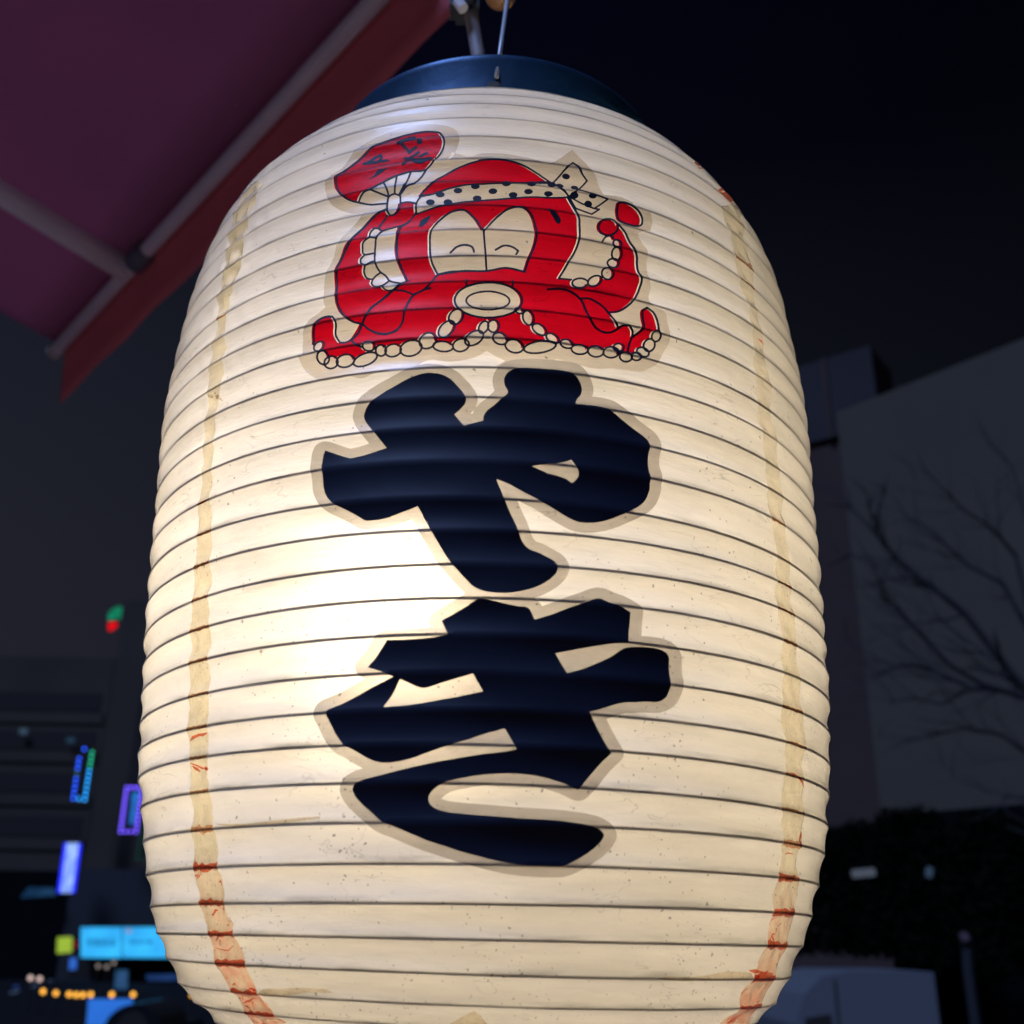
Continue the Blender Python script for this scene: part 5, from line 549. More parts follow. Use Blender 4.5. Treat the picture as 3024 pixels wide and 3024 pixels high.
D['halo_top'] = '''
-2030 31819 -1674 31769 -1522 31723 -1316 31633 -1202 31566 -1142 31510 -1092 31440 -1038 31312 -980 31101 -948 30950 -946 30864 -967 30743 -1046 30350 -1111 30381 -1126 30377 -1213 29986 -1221 29954 -1141 30007 -1098 30098 -1063 30219 -1041 30342 -806 30191 -719 30154 -590 30162 -410 30267 -322 30298 -53 30337 258 30329 479 30301 963 30186 1310 30019 1395 30010 1508 30051 1633 30175 1740 30315 2030 30711 2126 30810 2413 30420 2500 30269 2590 30102 2678 29943 2744 29832 2922 29162 3270 29263 3460 29276 3623 29225 3769 29155 3776 29141 3741 29095 3838 29038 4055 28983 4275 28978 4331 28748 4319 28555 4234 28182 3832 27864 3826 27844 3828 27741 3857 27624 3910 27494 4029 27301 4046 27218 4041 27137 4015 26949 3986 26412 3983 26257 4022 25927 4059 25809 4063 25715 3990 25359 3981 25304 3978 25212 3989 25130 4013 25048 4095 24964 4217 24918 4358 24906 4428 24858 4464 24787 4511 24426 4535 24189 4522 24025 4528 23923 4524 23866 4506 23798 4203 23096 4134 22970 4103 22918 4035 22840 3755 22584 3680 22537 3611 22510 3401 22473 3195 22462 2975 22439 2834 22409 2703 22357 2569 22324 2349 22310 2117 22341 2056 22380 1955 22414 1775 22432 1665 22458 1527 22465 1511 22460 1522 22438 1506 22433 1184 22427 905 22416 738 22397 512 22333 396 22272 285 22175 182 22029 162 22020 119 22032 122 22048 346 22292 181 22395 -85 22610 -208 22495 -294 22429 -396 22368 -541 22299 -718 22249 -926 22220 -1032 22231 -1304 22305 -1384 22309 -1467 22289 -1538 22256 -1608 22205 -1652 22135 -1878 22039 -1956 21994 -2162 22008 -2602 21976 -2788 21940 -2958 21866 -3032 21850 -3095 21860 -3282 21945 -3354 21963 -3450 21963 -3655 21942 -3816 21948 -3950 21959 -4101 21996 -4227 22074 -4305 22143 -4451 22304 -4558 22451 -4663 22634 -4699 22726 -4780 23014 -4739 23017 -4676 22997 -4661 23007 -4733 23391 -4729 23761 -4704 23873 -4670 23948 -4614 24124 -4560 24251 -4494 24317 -4283 24453 -4104 24619 -4105 24638 -4155 24822 -4158 24974 -4243 25481 -4232 25791 -4180 26029 -4180 26142 -4088 26491 -4063 26585 -4036 26719 -3982 26975 -3956 26959 -3850 27290 -3549 27709 -3437 27859 -3338 28074 -3349 28090 -3579 28144 -3693 28206 -3855 28317 -3963 28402 -4149 28564 -4243 28655 -4336 28757 -4381 28821 -4446 28943 -4606 29322 -4692 29618 -4712 29989 -4541 30227 -4356 30350 -4281 30416 -4216 30526 -3988 30947 -3890 31178 -3757 31347 -3384 31584 -3116 31682 -2892 31742 -2512 31801 -2245 31821
-1889 31371 -2243 31341 -2640 31250 -3185 31000 -3290 30979 -3345 30958 -3471 30881 -4065 30228 -4151 30135 -4321 30023 -4330 29882 -4319 29720 -4281 29545 -4214 29376 -4111 29174 -4004 28989 -3880 28856 -3770 28768 -3569 28664 -3522 28813 -3478 28888 -3418 28954 -3350 28987 -3175 29076 -2693 29455 -2464 29563 -2214 29637 -2122 29645 -1970 29628 -1888 29631 -1825 29645 -1763 29684 -1705 29763 -1608 29927 -1501 30160 -1435 30390 -1398 30534 -1384 30611 -1370 30742 -1370 30828 -1381 30905 -1405 30974 -1470 31144 -1527 31247 -1644 31318
-68 29942 -341 29908 -376 29887 -583 29812 -810 29696 -1082 29499 -1357 29216 -1510 28978 -1598 28892 -1675 28798 -1802 28590 -1831 28531 -1830 28516 -1558 28568 -1143 28754 -1001 28802 -871 28841 -672 28885 -569 28897 -448 28899 382 28988 937 29116 1468 29249 1465 29265 1310 29429 1128 29586 853 29769 700 29839 503 29900 308 29935 144 29948
1786 28667 1162 28527 756 28433 -372 28175 -663 28113 -1085 27993 -1346 27941 -1552 27879 -1915 27744 -1928 27753 -1935 27778 -1955 28158 -2096 28245 -2197 28273 -2349 28250 -2341 28015 -2376 27916 -2440 27839 -2507 27799 -2601 27786 -2616 27795 -2677 27930 -2704 28018 -2884 27946 -2964 27894 -3019 27845 -3171 27652 -3566 26980 -3642 26907 -3704 26797 -3772 26503 -3862 26152 -3862 26069 -3869 25935 -3879 25735 -3862 25545 -3785 25014 -3782 24943 -3761 24701 -3683 24415 -3641 24311 -3563 24158 -3493 24042 -3423 23953 -3298 23847 -3097 23749 -3086 23735 -3088 23719 -3236 23408 -3293 23281 -3335 23217 -3391 23171 -3470 23137 -3532 23137 -3641 23180 -3657 23193 -3749 23366 -3798 23489 -3811 23557 -3811 23660 -3794 23782 -3786 23896 -3798 23975 -3844 24084 -3863 24109 -3940 24154 -4019 24183 -4136 24176 -4205 24138 -4260 24080 -4294 24015 -4339 23954 -4368 23868 -4394 23673 -4374 23352 -4307 23413 -4251 23428 -4193 23419 -4132 23374 -4101 23329 -4080 23283 -4062 23191 -4074 23091 -4101 23014 -4053 22995 -3981 22939 -3953 22898 -3913 22796 -3863 22795 -3809 22777 -3757 22739 -3709 22682 -3645 22737 -3584 22763 -3530 22774 -3477 22775 -3433 22766 -3381 22745 -3313 22690 -3283 22647 -3253 22574 -3180 22643 -3121 22678 -3038 22712 -2934 22738 -2929 22751 -2933 22763 -2991 22802 -3029 22849 -3046 22897 -3048 22932 -3030 22983 -3004 23035 -2961 23077 -2916 23089 -2832 23063 -2748 22984 -2720 22910 -2722 22865 -2733 22831 -2726 22824 -2667 22894 -2615 22916 -2582 22919 -2549 22908 -2513 22884 -2462 22818 -2416 22861 -2376 22883 -2288 22904 -2227 22897 -2186 22882 -2151 22858 -2108 22809 -2075 22855 -2026 22901 -1959 22939 -1905 22959 -1840 22969 -1771 22964 -1665 22920 -1624 23035 -1568 23141 -1525 23182 -1478 23208 -1398 23210 -1340 23179 -1310 23148 -1283 23106 -1251 23020 -1245 22941 -1219 22897 -1135 22905 -1040 22891 -946 22849 -885 22791 -878 22791 -841 22866 -787 22920 -747 22944 -688 22964 -586 22959 -533 23081 -460 23181 -359 23254 -289 23273 -278 23390 -259 23455 -237 23502 -192 23561 -156 23584 -121 23593 -77 23577 -48 23642 -58 23653 -153 23678 -292 23697 -403 23728 -514 23774 -621 23832 -621 23744 -633 23686 -656 23621 -678 23577 -728 23515 -771 23481 -818 23458 -820 23395 -842 23291 -871 23208 -905 23136 -961 23054 -1041 22991 -1077 22981 -1113 22983 -1144 22994 -1174 23023 -1205 23087 -1222 23163 -1217 23273 -1193 23371 -1152 23459 -1115 23512 -1067 23560 -984 23611 -986 23708 -977 23761 -931 23858 -863 23929 -823 23953 -768 23970 -829 24138 -847 24207 -859 24302 -854 24445 -820 24566 -776 24649 -716 24725 -632 24798 -520 24867 -420 24909 -284 24948 -185 24966 -2 24976 170 24961 307 24931 407 24895 509 24843 607 24770 668 24702 718 24615 756 24483 761 24399 754 24310 723 24172 696 24087 756 24007 784 23949 854 23986 890 23983 931 23964 981 23910 1020 23820 1030 23770 1032 23713 1016 23626 991 23568 968 23538 915 23506 879 23509 839 23533 786 23601 765 23648 743 23741 746 23863 679 23850 647 23858 594 23890 421 23791 354 23761 172 23708 -24 23675 -24 23664 2 23614 50 23637 93 23639 145 23613 183 23570 214 23482 219 23406 203 23321 153 23223 154 23212 237 23211 285 23189 340 23140 387 23055 413 22953 464 22978 538 22988 590 22981 645 22962 706 22922 747 22875 775 22817 781 22771 786 22767 841 22840 907 22892 982 22934 1060 22968 1154 22998 1327 23038 1289 23165 1289 23228 1235 23193 1199 23187 1131 23204 1051 23264 997 23343 969 23435 969 23487 978 23522 995 23555 1027 23584 1059 23600 1091 23605 1172 23586 1221 23559 1278 23507 1302 23467 1326 23407 1334 23360 1331 23300 1376 23327 1405 23331 1437 23329 1517 23294 1576 23237 1597 23200 1617 23138 1620 23079 1632 23069 1640 23072 1681 23133 1728 23169 1790 23188 1855 23175 1923 23116 1946 23054 1958 22982 2025 23025 2068 23044 2151 23049 2191 23038 2241 23003 2269 22982 2304 22931 2358 23006 2419 23063 2504 23106 2546 23112 2629 23086 2663 23051 2691 22995 2737 23063 2800 23128 2875 23176 2951 23199 2971 23245 3007 23301 3054 23344 3127 23378 3176 23378 3237 23347 3264 23287 3261 23237 3234 23165 3202 23116 3150 23065 3096 23026 3089 22949 3106 22948 3145 23005 3236 23083 3301 23104 3337 23101 3379 23081 3413 23046 3453 23100 3495 23140 3567 23182 3588 23283 3620 23342 3685 23401 3775 23430 3781 23515 3792 23558 3815 23621 3841 23666 3911 23736 3939 23751 3992 23764 3987 23851 4003 23922 4030 23977 4101 24055 4129 24077 4175 24092 4184 24106 4195 24235 4166 24505 4123 24643 4083 24707 4012 24766 3903 24819 3876 24800 3807 24720 3785 24642 3784 24532 3788 24405 3809 24199 3802 24122 3776 24035 3740 23953 3683 23873 3601 23778 3482 23666 3473 23670 3466 23689 3470 23790 3461 23844 3442 23895 3410 23939 3362 23964 3325 23966 3259 23956 3204 23931 3095 23857 3078 23854 3013 23993 2945 24173 2895 24361 2901 24383 2915 24396 3046 24444 3119 24486 3188 24544 3291 24660 3421 24833 3494 24958 3589 25160 3674 25382 3773 25783 3779 25860 3773 25930 3751 25989 3711 26160 3702 26295 3702 26543 3702 26792 3675 26906 3640 26989 3630 27057 3542 27296 3516 27374 3445 27655 3382 27772 3264 27910 3253 27907 3240 27876 3221 27874 3199 27947 3159 28002 3107 28090 3034 28104 2979 28086 2864 27989 2816 27943 2781 27896 2733 27786 2718 27689 2722 27619 2752 27520 2800 27457 2881 27427 2990 27457 3073 27524 3087 27525 3088 27504 3063 27459 3061 27444 3110 27298 3119 27294 3180 27334 3253 27316 3291 27266 3303 27152 3276 27055 3237 26975 3276 26932 3309 26851 3313 26770 3304 26706 3270 26610 3217 26528 3233 26471 3236 26422 3220 26350 3191 26278 3149 26211 3106 26160 3035 26102 2992 26092 2972 26052 2970 26031 3015 25956 3031 25916 3039 25874 3031 25793 3006 25719 2949 25643 2913 25614 2868 25593 2804 25597 2773 25614 2739 25650 2726 25646 2716 25630 2723 25555 2698 25462 2657 25373 2592 25286 2508 25207 2436 25173 2377 25189 2342 25234 2264 25113 2217 25065 2163 25027 2089 25003 2039 25008 1971 25060 1946 25113 1934 25183 1942 25248 1958 25297 1954 25312 1879 25325 1639 25302 1610 25313 1610 25343 1742 25697 1856 26029 1979 26355 2046 26550 2121 26839 2140 26989 2171 27208 2180 27813 2147 27953 2123 28003 2035 28339 1911 28695
3427 28973 3333 28926 3322 28908 3307 28710 3304 28565 3309 28311 3326 28222 3376 28163 3711 28146 3801 28180 3901 28265 3956 28328 3988 28397 4014 28511 4014 28640 3995 28713 3964 28772 3891 28862 3780 28934 3706 28961 3569 28987 3485 28988
596 28005 671 28024 768 27989 869 27930 952 27840 987 27774 1034 27633 1071 27447 1094 27127 1096 26880 1070 26655 1002 26321 884 25879 811 25472 803 25463 778 25466 578 25534 443 25569 373 25577 276 25571 -119 25439 -261 25429 -545 25449 -703 25445 -893 25410 -1267 25309 -1285 25324 -1424 25727 -1458 25857 -1471 25929 -1512 26224 -1541 26756 -1520 26937 -1483 27116 -1413 27334 -1289 27535 -1216 27627 -1118 27723 -996 27801 -848 27844 -776 27849 -704 27835 -648 27806 -596 27763 -522 27678 -438 27552 -363 27402 -210 26953 7 27462 96 27608 237 27789 338 27883 405 27927 518 27980
-2341 27311 -2326 27300 -2319 27275 -2319 26947 -2341 26600 -2323 26345 -2281 26121 -2235 25940 -2158 25670 -1984 25153 -1994 25127 -2128 25027 -2246 24890 -2306 24849 -2387 24817 -2421 24815 -2463 24828 -2513 24854 -2555 24889 -2586 24936 -2624 25022 -2651 25032 -2778 25024 -2812 25046 -2854 25094 -2908 25187 -2938 25274 -2927 25405 -2931 25421 -3046 25484 -3085 25528 -3118 25595 -3143 25664 -3164 25766 -3163 25831 -3130 25972 -3240 26065 -3260 26097 -3279 26220 -3273 26275 -3256 26321 -3197 26402 -3242 26476 -3256 26516 -3257 26594 -3272 26727 -3268 26807 -3252 26858 -3231 26888 -3114 26964 -3094 26987 -3097 27225 -3079 27304 -3058 27354 -3004 27406 -2950 27416 -2893 27392 -2844 27350 -2785 27253 -2773 27244 -2625 27281'''
D['halo_kana'] = '''
728 22393 905 22416 1184 22427 1689 22439 1955 22414 2056 22380 2121 22339 2180 22278 2268 22128 2332 21969 2385 21866 2423 21762 2439 21661 2435 21524 2411 21400 2645 21407 2789 21393 2946 21355 3042 21302 3505 20883 3816 20701 3987 20584 4060 20505 4107 20417 4132 20333 4143 20165 4107 19985 4076 19803 4062 19674 4061 19533 4076 19385 4107 19271 4116 19175 4096 19039 4083 18963 4069 18891 4082 18801 4072 18711 4023 18554 3957 18412 3893 18311 3798 18198 3691 18098 3564 17989 3454 17885 2944 17474 2782 17366 2595 17259 2374 17169 2263 17136 2131 17114 1981 17109 1876 17125 1755 17174 1601 17272 1465 17377 964 17773 611 17977 600 17978 811 17342 894 16958 937 16853 968 16798 1019 16738 1133 16700 1248 16645 1558 16447 1613 16392 1679 16289 1723 16173 1738 16068 1737 16011 1735 15926 1725 15860 1697 15758 1654 15668 1620 15612 1536 15499 1433 15386 1274 15245 1156 15158 1043 15086 939 15033 934 15021 1007 14964 1073 14889 1107 14832 1118 14828 1262 14895 1645 15109 1978 15287 2197 15420 2338 15477 2395 15489 2507 15492 2579 15479 2647 15458 2785 15387 3010 15322 3153 15249 3349 15114 3396 15056 3435 14971 3454 14924 3463 14844 3421 14350 3408 14223 3442 14219 3631 14230 3901 14225 4040 14200 4176 14147 4288 14062 4366 13961 4427 13881 4454 13830 4488 13727 4492 13419 4496 13307 4512 13159 4508 13073 4493 12960 4472 12785 4407 12598 4347 12498 4277 12421 4192 12349 4071 12269 3910 12203 3816 12183 3467 12154 3280 12120 3035 12091 2913 12050 2592 11896 2636 11799 2778 11517 3001 11041 3017 10977 3024 10880 3006 10816 2981 10767 2724 10470 2207 9771 2145 9703 2100 9673 2024 9645 1931 9640 1852 9659 1645 9766 1543 9810 1388 9865 1200 9919 1004 9959 821 9987 614 10005 409 10005 135 9986 -84 9956 -301 9914 -684 9821 -792 9783 -879 9738 -974 9666 -1018 9622 -1036 9596 -1035 9583 -1023 9573 -866 9523 -423 9475 612 9413 1439 9393 1696 9379 2175 9324 2397 9278 2521 9237 2632 9182 2707 9134 2780 9066 2835 8990 2887 8916 2920 8846 2935 8793 2938 8736 2925 8652 2872 8524 2818 8437 2704 8311 2607 8221 2385 8059 2198 7922 2055 7825 1888 7738 1769 7702 1653 7684 1222 7677 767 7707 527 7737 296 7777 -39 7863 -659 8043 -1055 8178 -1408 8289 -1685 8401 -2176 8623 -2425 8724 -2567 8806 -2667 8893 -2775 9015 -2956 9161 -3191 9392 -3256 9479 -3303 9565 -3345 9670 -3365 9775 -3360 9845 -3333 9937 -3302 10003 -3279 10063 -3240 10129 -3190 10185 -3098 10250 -2961 10322 -2817 10371 -2810 10380 -2968 10476 -3197 10646 -3375 10754 -3451 10828 -3506 10903 -3624 11094 -3740 11289 -3864 11594 -3945 11792 -3961 11884 -3958 11975 -3960 12073 -3951 12169 -3912 12264 -3859 12321 -3757 12380 -3344 12547 -2754 12883 -2759 12893 -2807 12912 -2859 12947 -2902 12986 -2944 13038 -2982 13103 -3002 13156 -3009 13264 -2991 13327 -2969 13368 -2851 13514 -2798 13592 -2537 14027 -2495 14099 -2414 14160 -2338 14181 -1771 14172 -1327 14212 -1324 14223 -1362 14340 -1364 14431 -1353 14483 -1334 14530 -1289 14596 -1225 14649 -660 15039 -572 15137 -700 15311 -823 15493 -1066 15867 -1149 16014 -1211 16141 -1548 16892 -1749 17381 -2141 17188 -2309 17127 -2508 17098 -2751 17094 -2863 17119 -2939 17152 -3005 17193 -3161 17330 -3344 17477 -3495 17589 -3673 17707 -3797 17812 -3912 17937 -4027 18085 -4108 18207 -4193 18389 -4225 18514 -4242 18895 -4252 18996 -4288 19129 -4269 19569 -4202 19765 -4148 19829 -4065 19872 -3987 19888 -3902 19884 -3789 19845 -3407 19635 -3274 19573 -3071 19597 -2820 19663 -2824 19685 -3093 20127 -3169 20277 -3246 20488 -3263 20596 -3257 20703 -3216 20836 -3160 20961 -3105 21119 -3054 21229 -2849 21443 -2554 21657 -2109 21921 -1993 21979 -1878 22039 -1680 22127 -1534 22162 -1419 22167 -1255 22136 -1103 22087 -982 22021 -873 21950 -761 21859 -653 21743 -463 21457 -353 21232 -309 21085 -292 20932 -305 20813 -333 20689 -261 20799 -89 20970 97 21263 69 21382 57 21463 49 21569 53 21671 69 21776 88 21843 119 21918 162 21994 206 22071 261 22147 321 22210 396 22272 512 22333
-380 20600 -434 20515 -445 20491 -442 20486 -406 20503'''
D['folds_and_shadow'] = '''
-6552 3999 -6221 4189 -4910 4270 -4100 4271 -3922 4170 -4723 4140 -5555 4003 -6343 3858
4583 4999 4884 5064 5916 5065 6598 5153 7088 5235 8287 5182 8543 4990 6913 4952 5550 4915
-7122 9112 -5978 9056 -4540 9138 -3894 9166 -3887 9100 -4865 9038 -6375 8998
-8107 22931 -7557 22686 -7382 22375 -7559 22516 -8050 22814
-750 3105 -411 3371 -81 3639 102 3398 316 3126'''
D['marks'] = '''
7311 31921 8176 32375 8326 32406 8531 32294 8976 32493 9151 32674 9004 32806 9672 33784 8163 32628 10200 34875
8015 34625 8166 34590 7522 33527 9155 34923 9241 34998 7717 33756 7459 33813 7852 34672
7940 28974 8071 28951 8445 29229 8502 29304 8297 29247 8008 29062
7981 25660 8084 25609 8219 25577 8240 25599 8153 25690 8000 25685
-8155 18971 -7855 18951 -7523 18994 -7544 19019 -7907 19033 -8163 18993
-7976 11588 -7819 11654 -7626 11698 -7420 11674 -7256 11751 -7268 11784 -7436 11780 -7637 11784 -7889 11749 -8008 11611
-7908 10853 -7713 10756 -7510 10643 -7231 10610 -7223 10630 -7468 10700 -7666 10798 -7885 10873
-7843 10765 -7752 10641 -7604 10560 -7577 10574 -7647 10696 -7809 10783
-7350 10694 -7329 10600 -7254 10563 -7219 10573 -7202 10648 -7310 10711
8150 11033 8521 11035 8786 10974 9057 10853 9180 10752 9218 10760 9149 10888 8841 11013 8591 11098 8163 11051
9304 9425 9228 9273 9143 9109 9189 9001 9314 8910 9355 8912 9328 9024 9249 9124 9355 9279 9340 9427
8569 8649 8759 8684 9018 8686 9017 8699 8730 8731 8553 8663
8131 5234 8480 5160 8858 5187 8853 5220 8477 5283 8132 5273
8552 5015 9008 5092 9756 5132 9743 5168 8887 5218 8498 5048
9542 3275 9594 3672 9195 4044 9157 4055 9263 3787 9474 3297
8836 3180 9278 3294 9438 3560 9339 3603 9020 3418 8775 3213
-7982 8007 -7598 8009 -7198 7986 -7188 8005 -7621 8071 -7996 8027
-6816 4145 -6670 4169 -6584 4133 -6682 4073 -6667 4059 -6502 4138 -6650 4217 -6821 4166
-7596 3366 -7227 3444 -6694 3813 -6679 3856 -7214 3559 -7588 3402
-7822 5493 -7591 5409 -7251 5397 -6987 5584 -6995 5594 -7259 5436 -7570 5443 -7806 5509
-7361 3844 -7225 3739 -6871 3832 -6837 3873 -7089 3886 -7306 3895'''
D['tapeL'] = '''
-9242 32875 -9064 31810 -8921 30580 -8509 28809 -8340 27925 -8377 26920 -8062 25875 -8139 24948 -8132 23909 -8101 22949 -8072 22518 -8157 21869 -8119 20789 -8017 19999 -8161 19457 -8133 18831 -8022 18027 -8094 16891 -8143 15247 -8120 14065 -8074 13147 -8065 12205 -8010 11594 -7921 10969 -7932 10421 -8026 9899 -8051 9327 -8110 8944 -8056 8567 -8110 8058 -8078 7664 -7972 7156 -8088 6555 -8047 6395 -7873 5991 -7865 5521 -7921 4922 -7891 4441 -7693 4071 -7756 3421 -7696 2932 -8041 2294
-7670 31710 -7638 30789 -7728 29757 -7444 28176 -7410 27405 -7753 26633 -7614 25633 -7490 24612 -7513 23627 -7501 22705 -7579 22302 -7686 21670 -7635 20610 -7633 19873 -7598 19258 -7507 18649 -7424 17864 -7421 16726 -7311 15032 -7329 13909 -7208 12998 -7194 12073 -7290 11489 -7167 10884 -7251 10356 -7204 9835 -7149 9270 -7097 8884 -7100 8521 -7123 8024 -7023 7633 -6883 7140 -7042 6553 -6829 6398 -6768 6009 -6732 5555 -6627 5005 -6618 4515 -6493 4138 -6548 3539 -6320 3084 -6286 2452'''
D['tapeR'] = '''
7288 31040 7421 30609 7418 29769 7458 29320 7490 28661 7491 27702 7709 27313 7651 26449 7754 25701 7717 25264 7635 24727 7631 23988 7606 23350 7680 22712 7748 22028 7771 21198 7822 20557 7783 19853 7900 19283 7845 18708 7976 18243 7977 17626 7900 16414 7905 15921 7988 15075 8082 14650 8042 14153 7961 13591 7926 13042 7935 12510 8047 12173 8257 11454 8074 10867 8077 10514 7954 9991 8121 9843 8232 9543 8339 9181 8135 8870 8416 8601 8305 8180 8275 7862 8259 7565 8388 7062 8624 6490 8631 6078 8497 5763 8546 5389 8451 5062 8383 4601 8436 4204 8835 3765 8357 3182
10287 33841 8754 31676 8482 30539 8415 29892 8436 29303 8210 28196 8212 27656 8146 26778 8160 25923 8264 25598 8146 24988 8441 24465 8388 23731 8216 22971 8483 22421 8527 21541 8506 20865 8581 20202 8611 19566 8520 18909 8661 18451 8694 17918 8709 16695 8724 16186 8750 15284 8803 14824 8892 14353 8914 13791 8984 13252 9097 12722 9223 12379 9264 11626 9136 11024 9219 10667 9264 10143 9261 9998 9338 9675 9360 9283 9310 8979 9277 8670 9458 8251 9611 7944 9716 7636 9707 7102 10097 6521 9884 6090 10030 5772 10024 5387 10043 5051 10183 4567 10031 4168 10292 3669 10874 3067'''

TLl, TLr = decode(D['tapeL']); TRl, TRr = decode(D['tapeR'])
def _c(l, r):
    s = (l[:, 1] + r[:, 1]) / 2; c = (l[:, 0] + r[:, 0]) / 2; o = np.argsort(s); return s[o], c[o]
TLs, TLc = _c(TLl, TLr); TRs, TRc = _c(TRl, TRr)
def surf(th, s, off=0.):
    """point on the pleated paper: th = angle round the axis (0 faces the camera), s = rib index, off = distance outward"""
    th = np.asarray(th, float); s = np.asarray(s, float)
    i = np.clip(np.floor(s).astype(int), 0, NR - 2); t = s - i
    L = lambda V: V[i] * (1 - t) + V[i + 1] * t
    b = 4 * t * (1 - t)
    a, c = tape_theta(s)
    near = np.exp(-((th - a) / .16) ** 2) * (1. + .9 * np.exp(-((s - 26) / 4.) ** 2)) + .8 * np.exp(-((th - c) / .13) ** 2)
    wv = 0
    for k, (p, q, ph) in enumerate(WR):
        wv = wv + np.sin((p * 90 + 30 * np.sign(p)) * (th - a) + q * 5.5 * s + ph + 3 * i * (k % 3)) / 4.
    wide = np.sin(th * 7 + i * 2.4) * .00036 + np.sin(th * 17 + i * 1.3 + s) * .00018
    g = b * (SAG + wide) - off - b * near * wv * .00034 - b * wv * .00004
    dz = PZ[i + 1] - PZ[i]; dr = PR[i + 1] - PR[i]; l = np.hypot(dz, dr)
    r = L(PR) - g * dz / l; z = L(PZ) + g * dr / l
    return np.stack([L(PC) + r * np.sin(th), -r * np.cos(th), z + L(PA) * r * np.sin(th)], -1)
def uvify(me, TS):
    uv = me.uv_layers.new(name='paper'); li = np.empty(len(me.loops), dtype=np.int32); me.loops.foreach_get('vertex_index', li)
    d = np.empty((len(li), 2), dtype=np.float32); d[:, 0] = TS[li, 0] * RM; d[:, 1] = TS[li, 1] * PITCH
    uv.data.foreach_set('uv', d.ravel())
def np_mesh(name, P, F):
    me = bpy.data.meshes.new(name); F = np.asarray(F, dtype=np.int32); k = F.shape[1]
    me.vertices.add(len(P)); me.vertices.foreach_set('co', P.astype(np.float32).ravel())
    me.loops.add(F.size); me.loops.foreach_set('vertex_index', F.ravel())
    me.polygons.add(len(F)); me.polygons.foreach_set('loop_start', np.arange(0, F.size, k, dtype=np.int32))
    me.update(calc_edges=True); me.validate(); return me

# --- materials of the lantern
def add_paper_textures(n, uvn):
    """returns (dirt 0..1, bump normal)"""
    mp = N(n, 'Mapping'); mp.inputs['Scale'].default_value = (1, 1, 1); n.links.new(uvn, mp.inputs[0])
    return mp
m, n, out = mat('oiled_paper'); M_paper = m
uv = N(n, 'UVMap', uv_map='paper'); sep = N(n, 'SeparateXYZ'); n.links.new(uv.outputs[0], sep.inputs[0])
# specks: more of them towards the bottom of the shade
warp = N(n, 'TexNoise', i_Scale=700., i_Detail=2.); n.links.new(uv.outputs[0], warp.inputs['Vector'])
wadd = N(n, 'VectorMath', operation='MULTIPLY_ADD'); wadd.inputs[1].default_value = (.0022,) * 3; n.links.new(warp.outputs['Color'], wadd.inputs[0]); n.links.new(uv.outputs[0], wadd.inputs[2])
dens = N(n, 'MapRange', clamp=True); dens.inputs[1].default_value = .33; dens.inputs[2].default_value = .06; dens.inputs[3].default_value = .006; dens.inputs[4].default_value = .10
n.links.new(sep.outputs[1], dens.inputs[0])
big = N(n, 'TexNoise', i_Scale=22., i_Detail=2.); n.links.new(uv.outputs[0], big.inputs['Vector'])
bigr = N(n, 'MapRange'); bigr.inputs[1].default_value = .42; bigr.inputs[2].default_value = .66; bigr.inputs[3].default_value = .1; bigr.inputs[4].default_value = 2.4; n.links.new(big.outputs[0], bigr.inputs[0])
dm = N(n, 'Math', operation='MULTIPLY'); n.links.new(dens.outputs[0], dm.inputs[0]); n.links.new(bigr.outputs[0], dm.inputs[1])
specks = []
for sc, rad in ((400., .13), (900., .20)):
    vo = N(n, 'TexVoronoi', i_Scale=sc); n.links.new(wadd.outputs[0], vo.inputs['Vector'])
    sc_ = N(n, 'SeparateColor'); n.links.new(vo.outputs['Color'], sc_.inputs[0])
    lt = N(n, 'Math', operation='LESS_THAN'); n.links.new(sc_.outputs[0], lt.inputs[0]); n.links.new(dm.outputs[0], lt.inputs[1])
    rr = N(n, 'Math', operation='MULTIPLY', i_1=rad * 2); n.links.new(sc_.outputs[1], rr.inputs[0])
    sm = N(n, 'Math', operation='LESS_THAN'); n.links.new(vo.outputs['Distance'], sm.inputs[0]); n.links.new(rr.outputs[0], sm.inputs[1])
    mu = N(n, 'Math', operation='MULTIPLY'); n.links.new(lt.outputs[0], mu.inputs[0]); n.links.new(sm.outputs[0], mu.inputs[1]); specks.append(mu)
sp = N(n, 'Math', operation='MAXIMUM'); n.links.new(specks[0].outputs[0], sp.inputs[0]); n.links.new(specks[1].outputs[0], sp.inputs[1])
# long soft stains running with the ribs, fibre grain
mp = N(n, 'Mapping'); mp.inputs['Scale'].default_value = (14, 90, 1); n.links.new(uv.outputs[0], mp.inputs[0])
st = N(n, 'TexNoise', i_Scale=1., i_Detail=5., i_Roughness=.6); n.links.new(mp.outputs[0], st.inputs['Vector'])
str_ = N(n, 'MapRange'); str_.inputs[1].default_value = .3; str_.inputs[2].default_value = .75; str_.inputs[3].default_value = 1.04; str_.inputs[4].default_value = .80; n.links.new(st.outputs[0], str_.inputs[0])
gr = N(n, 'TexNoise', i_Scale=2600., i_Detail=2.); n.links.new(uv.outputs[0], gr.inputs['Vector'])
grr = N(n, 'MapRange'); grr.inputs[1].default_value = .3; grr.inputs[2].default_value = .7; grr.inputs[3].default_value = .965; grr.inputs[4].default_value = 1.03; n.links.new(gr.outputs[0], grr.inputs[0])
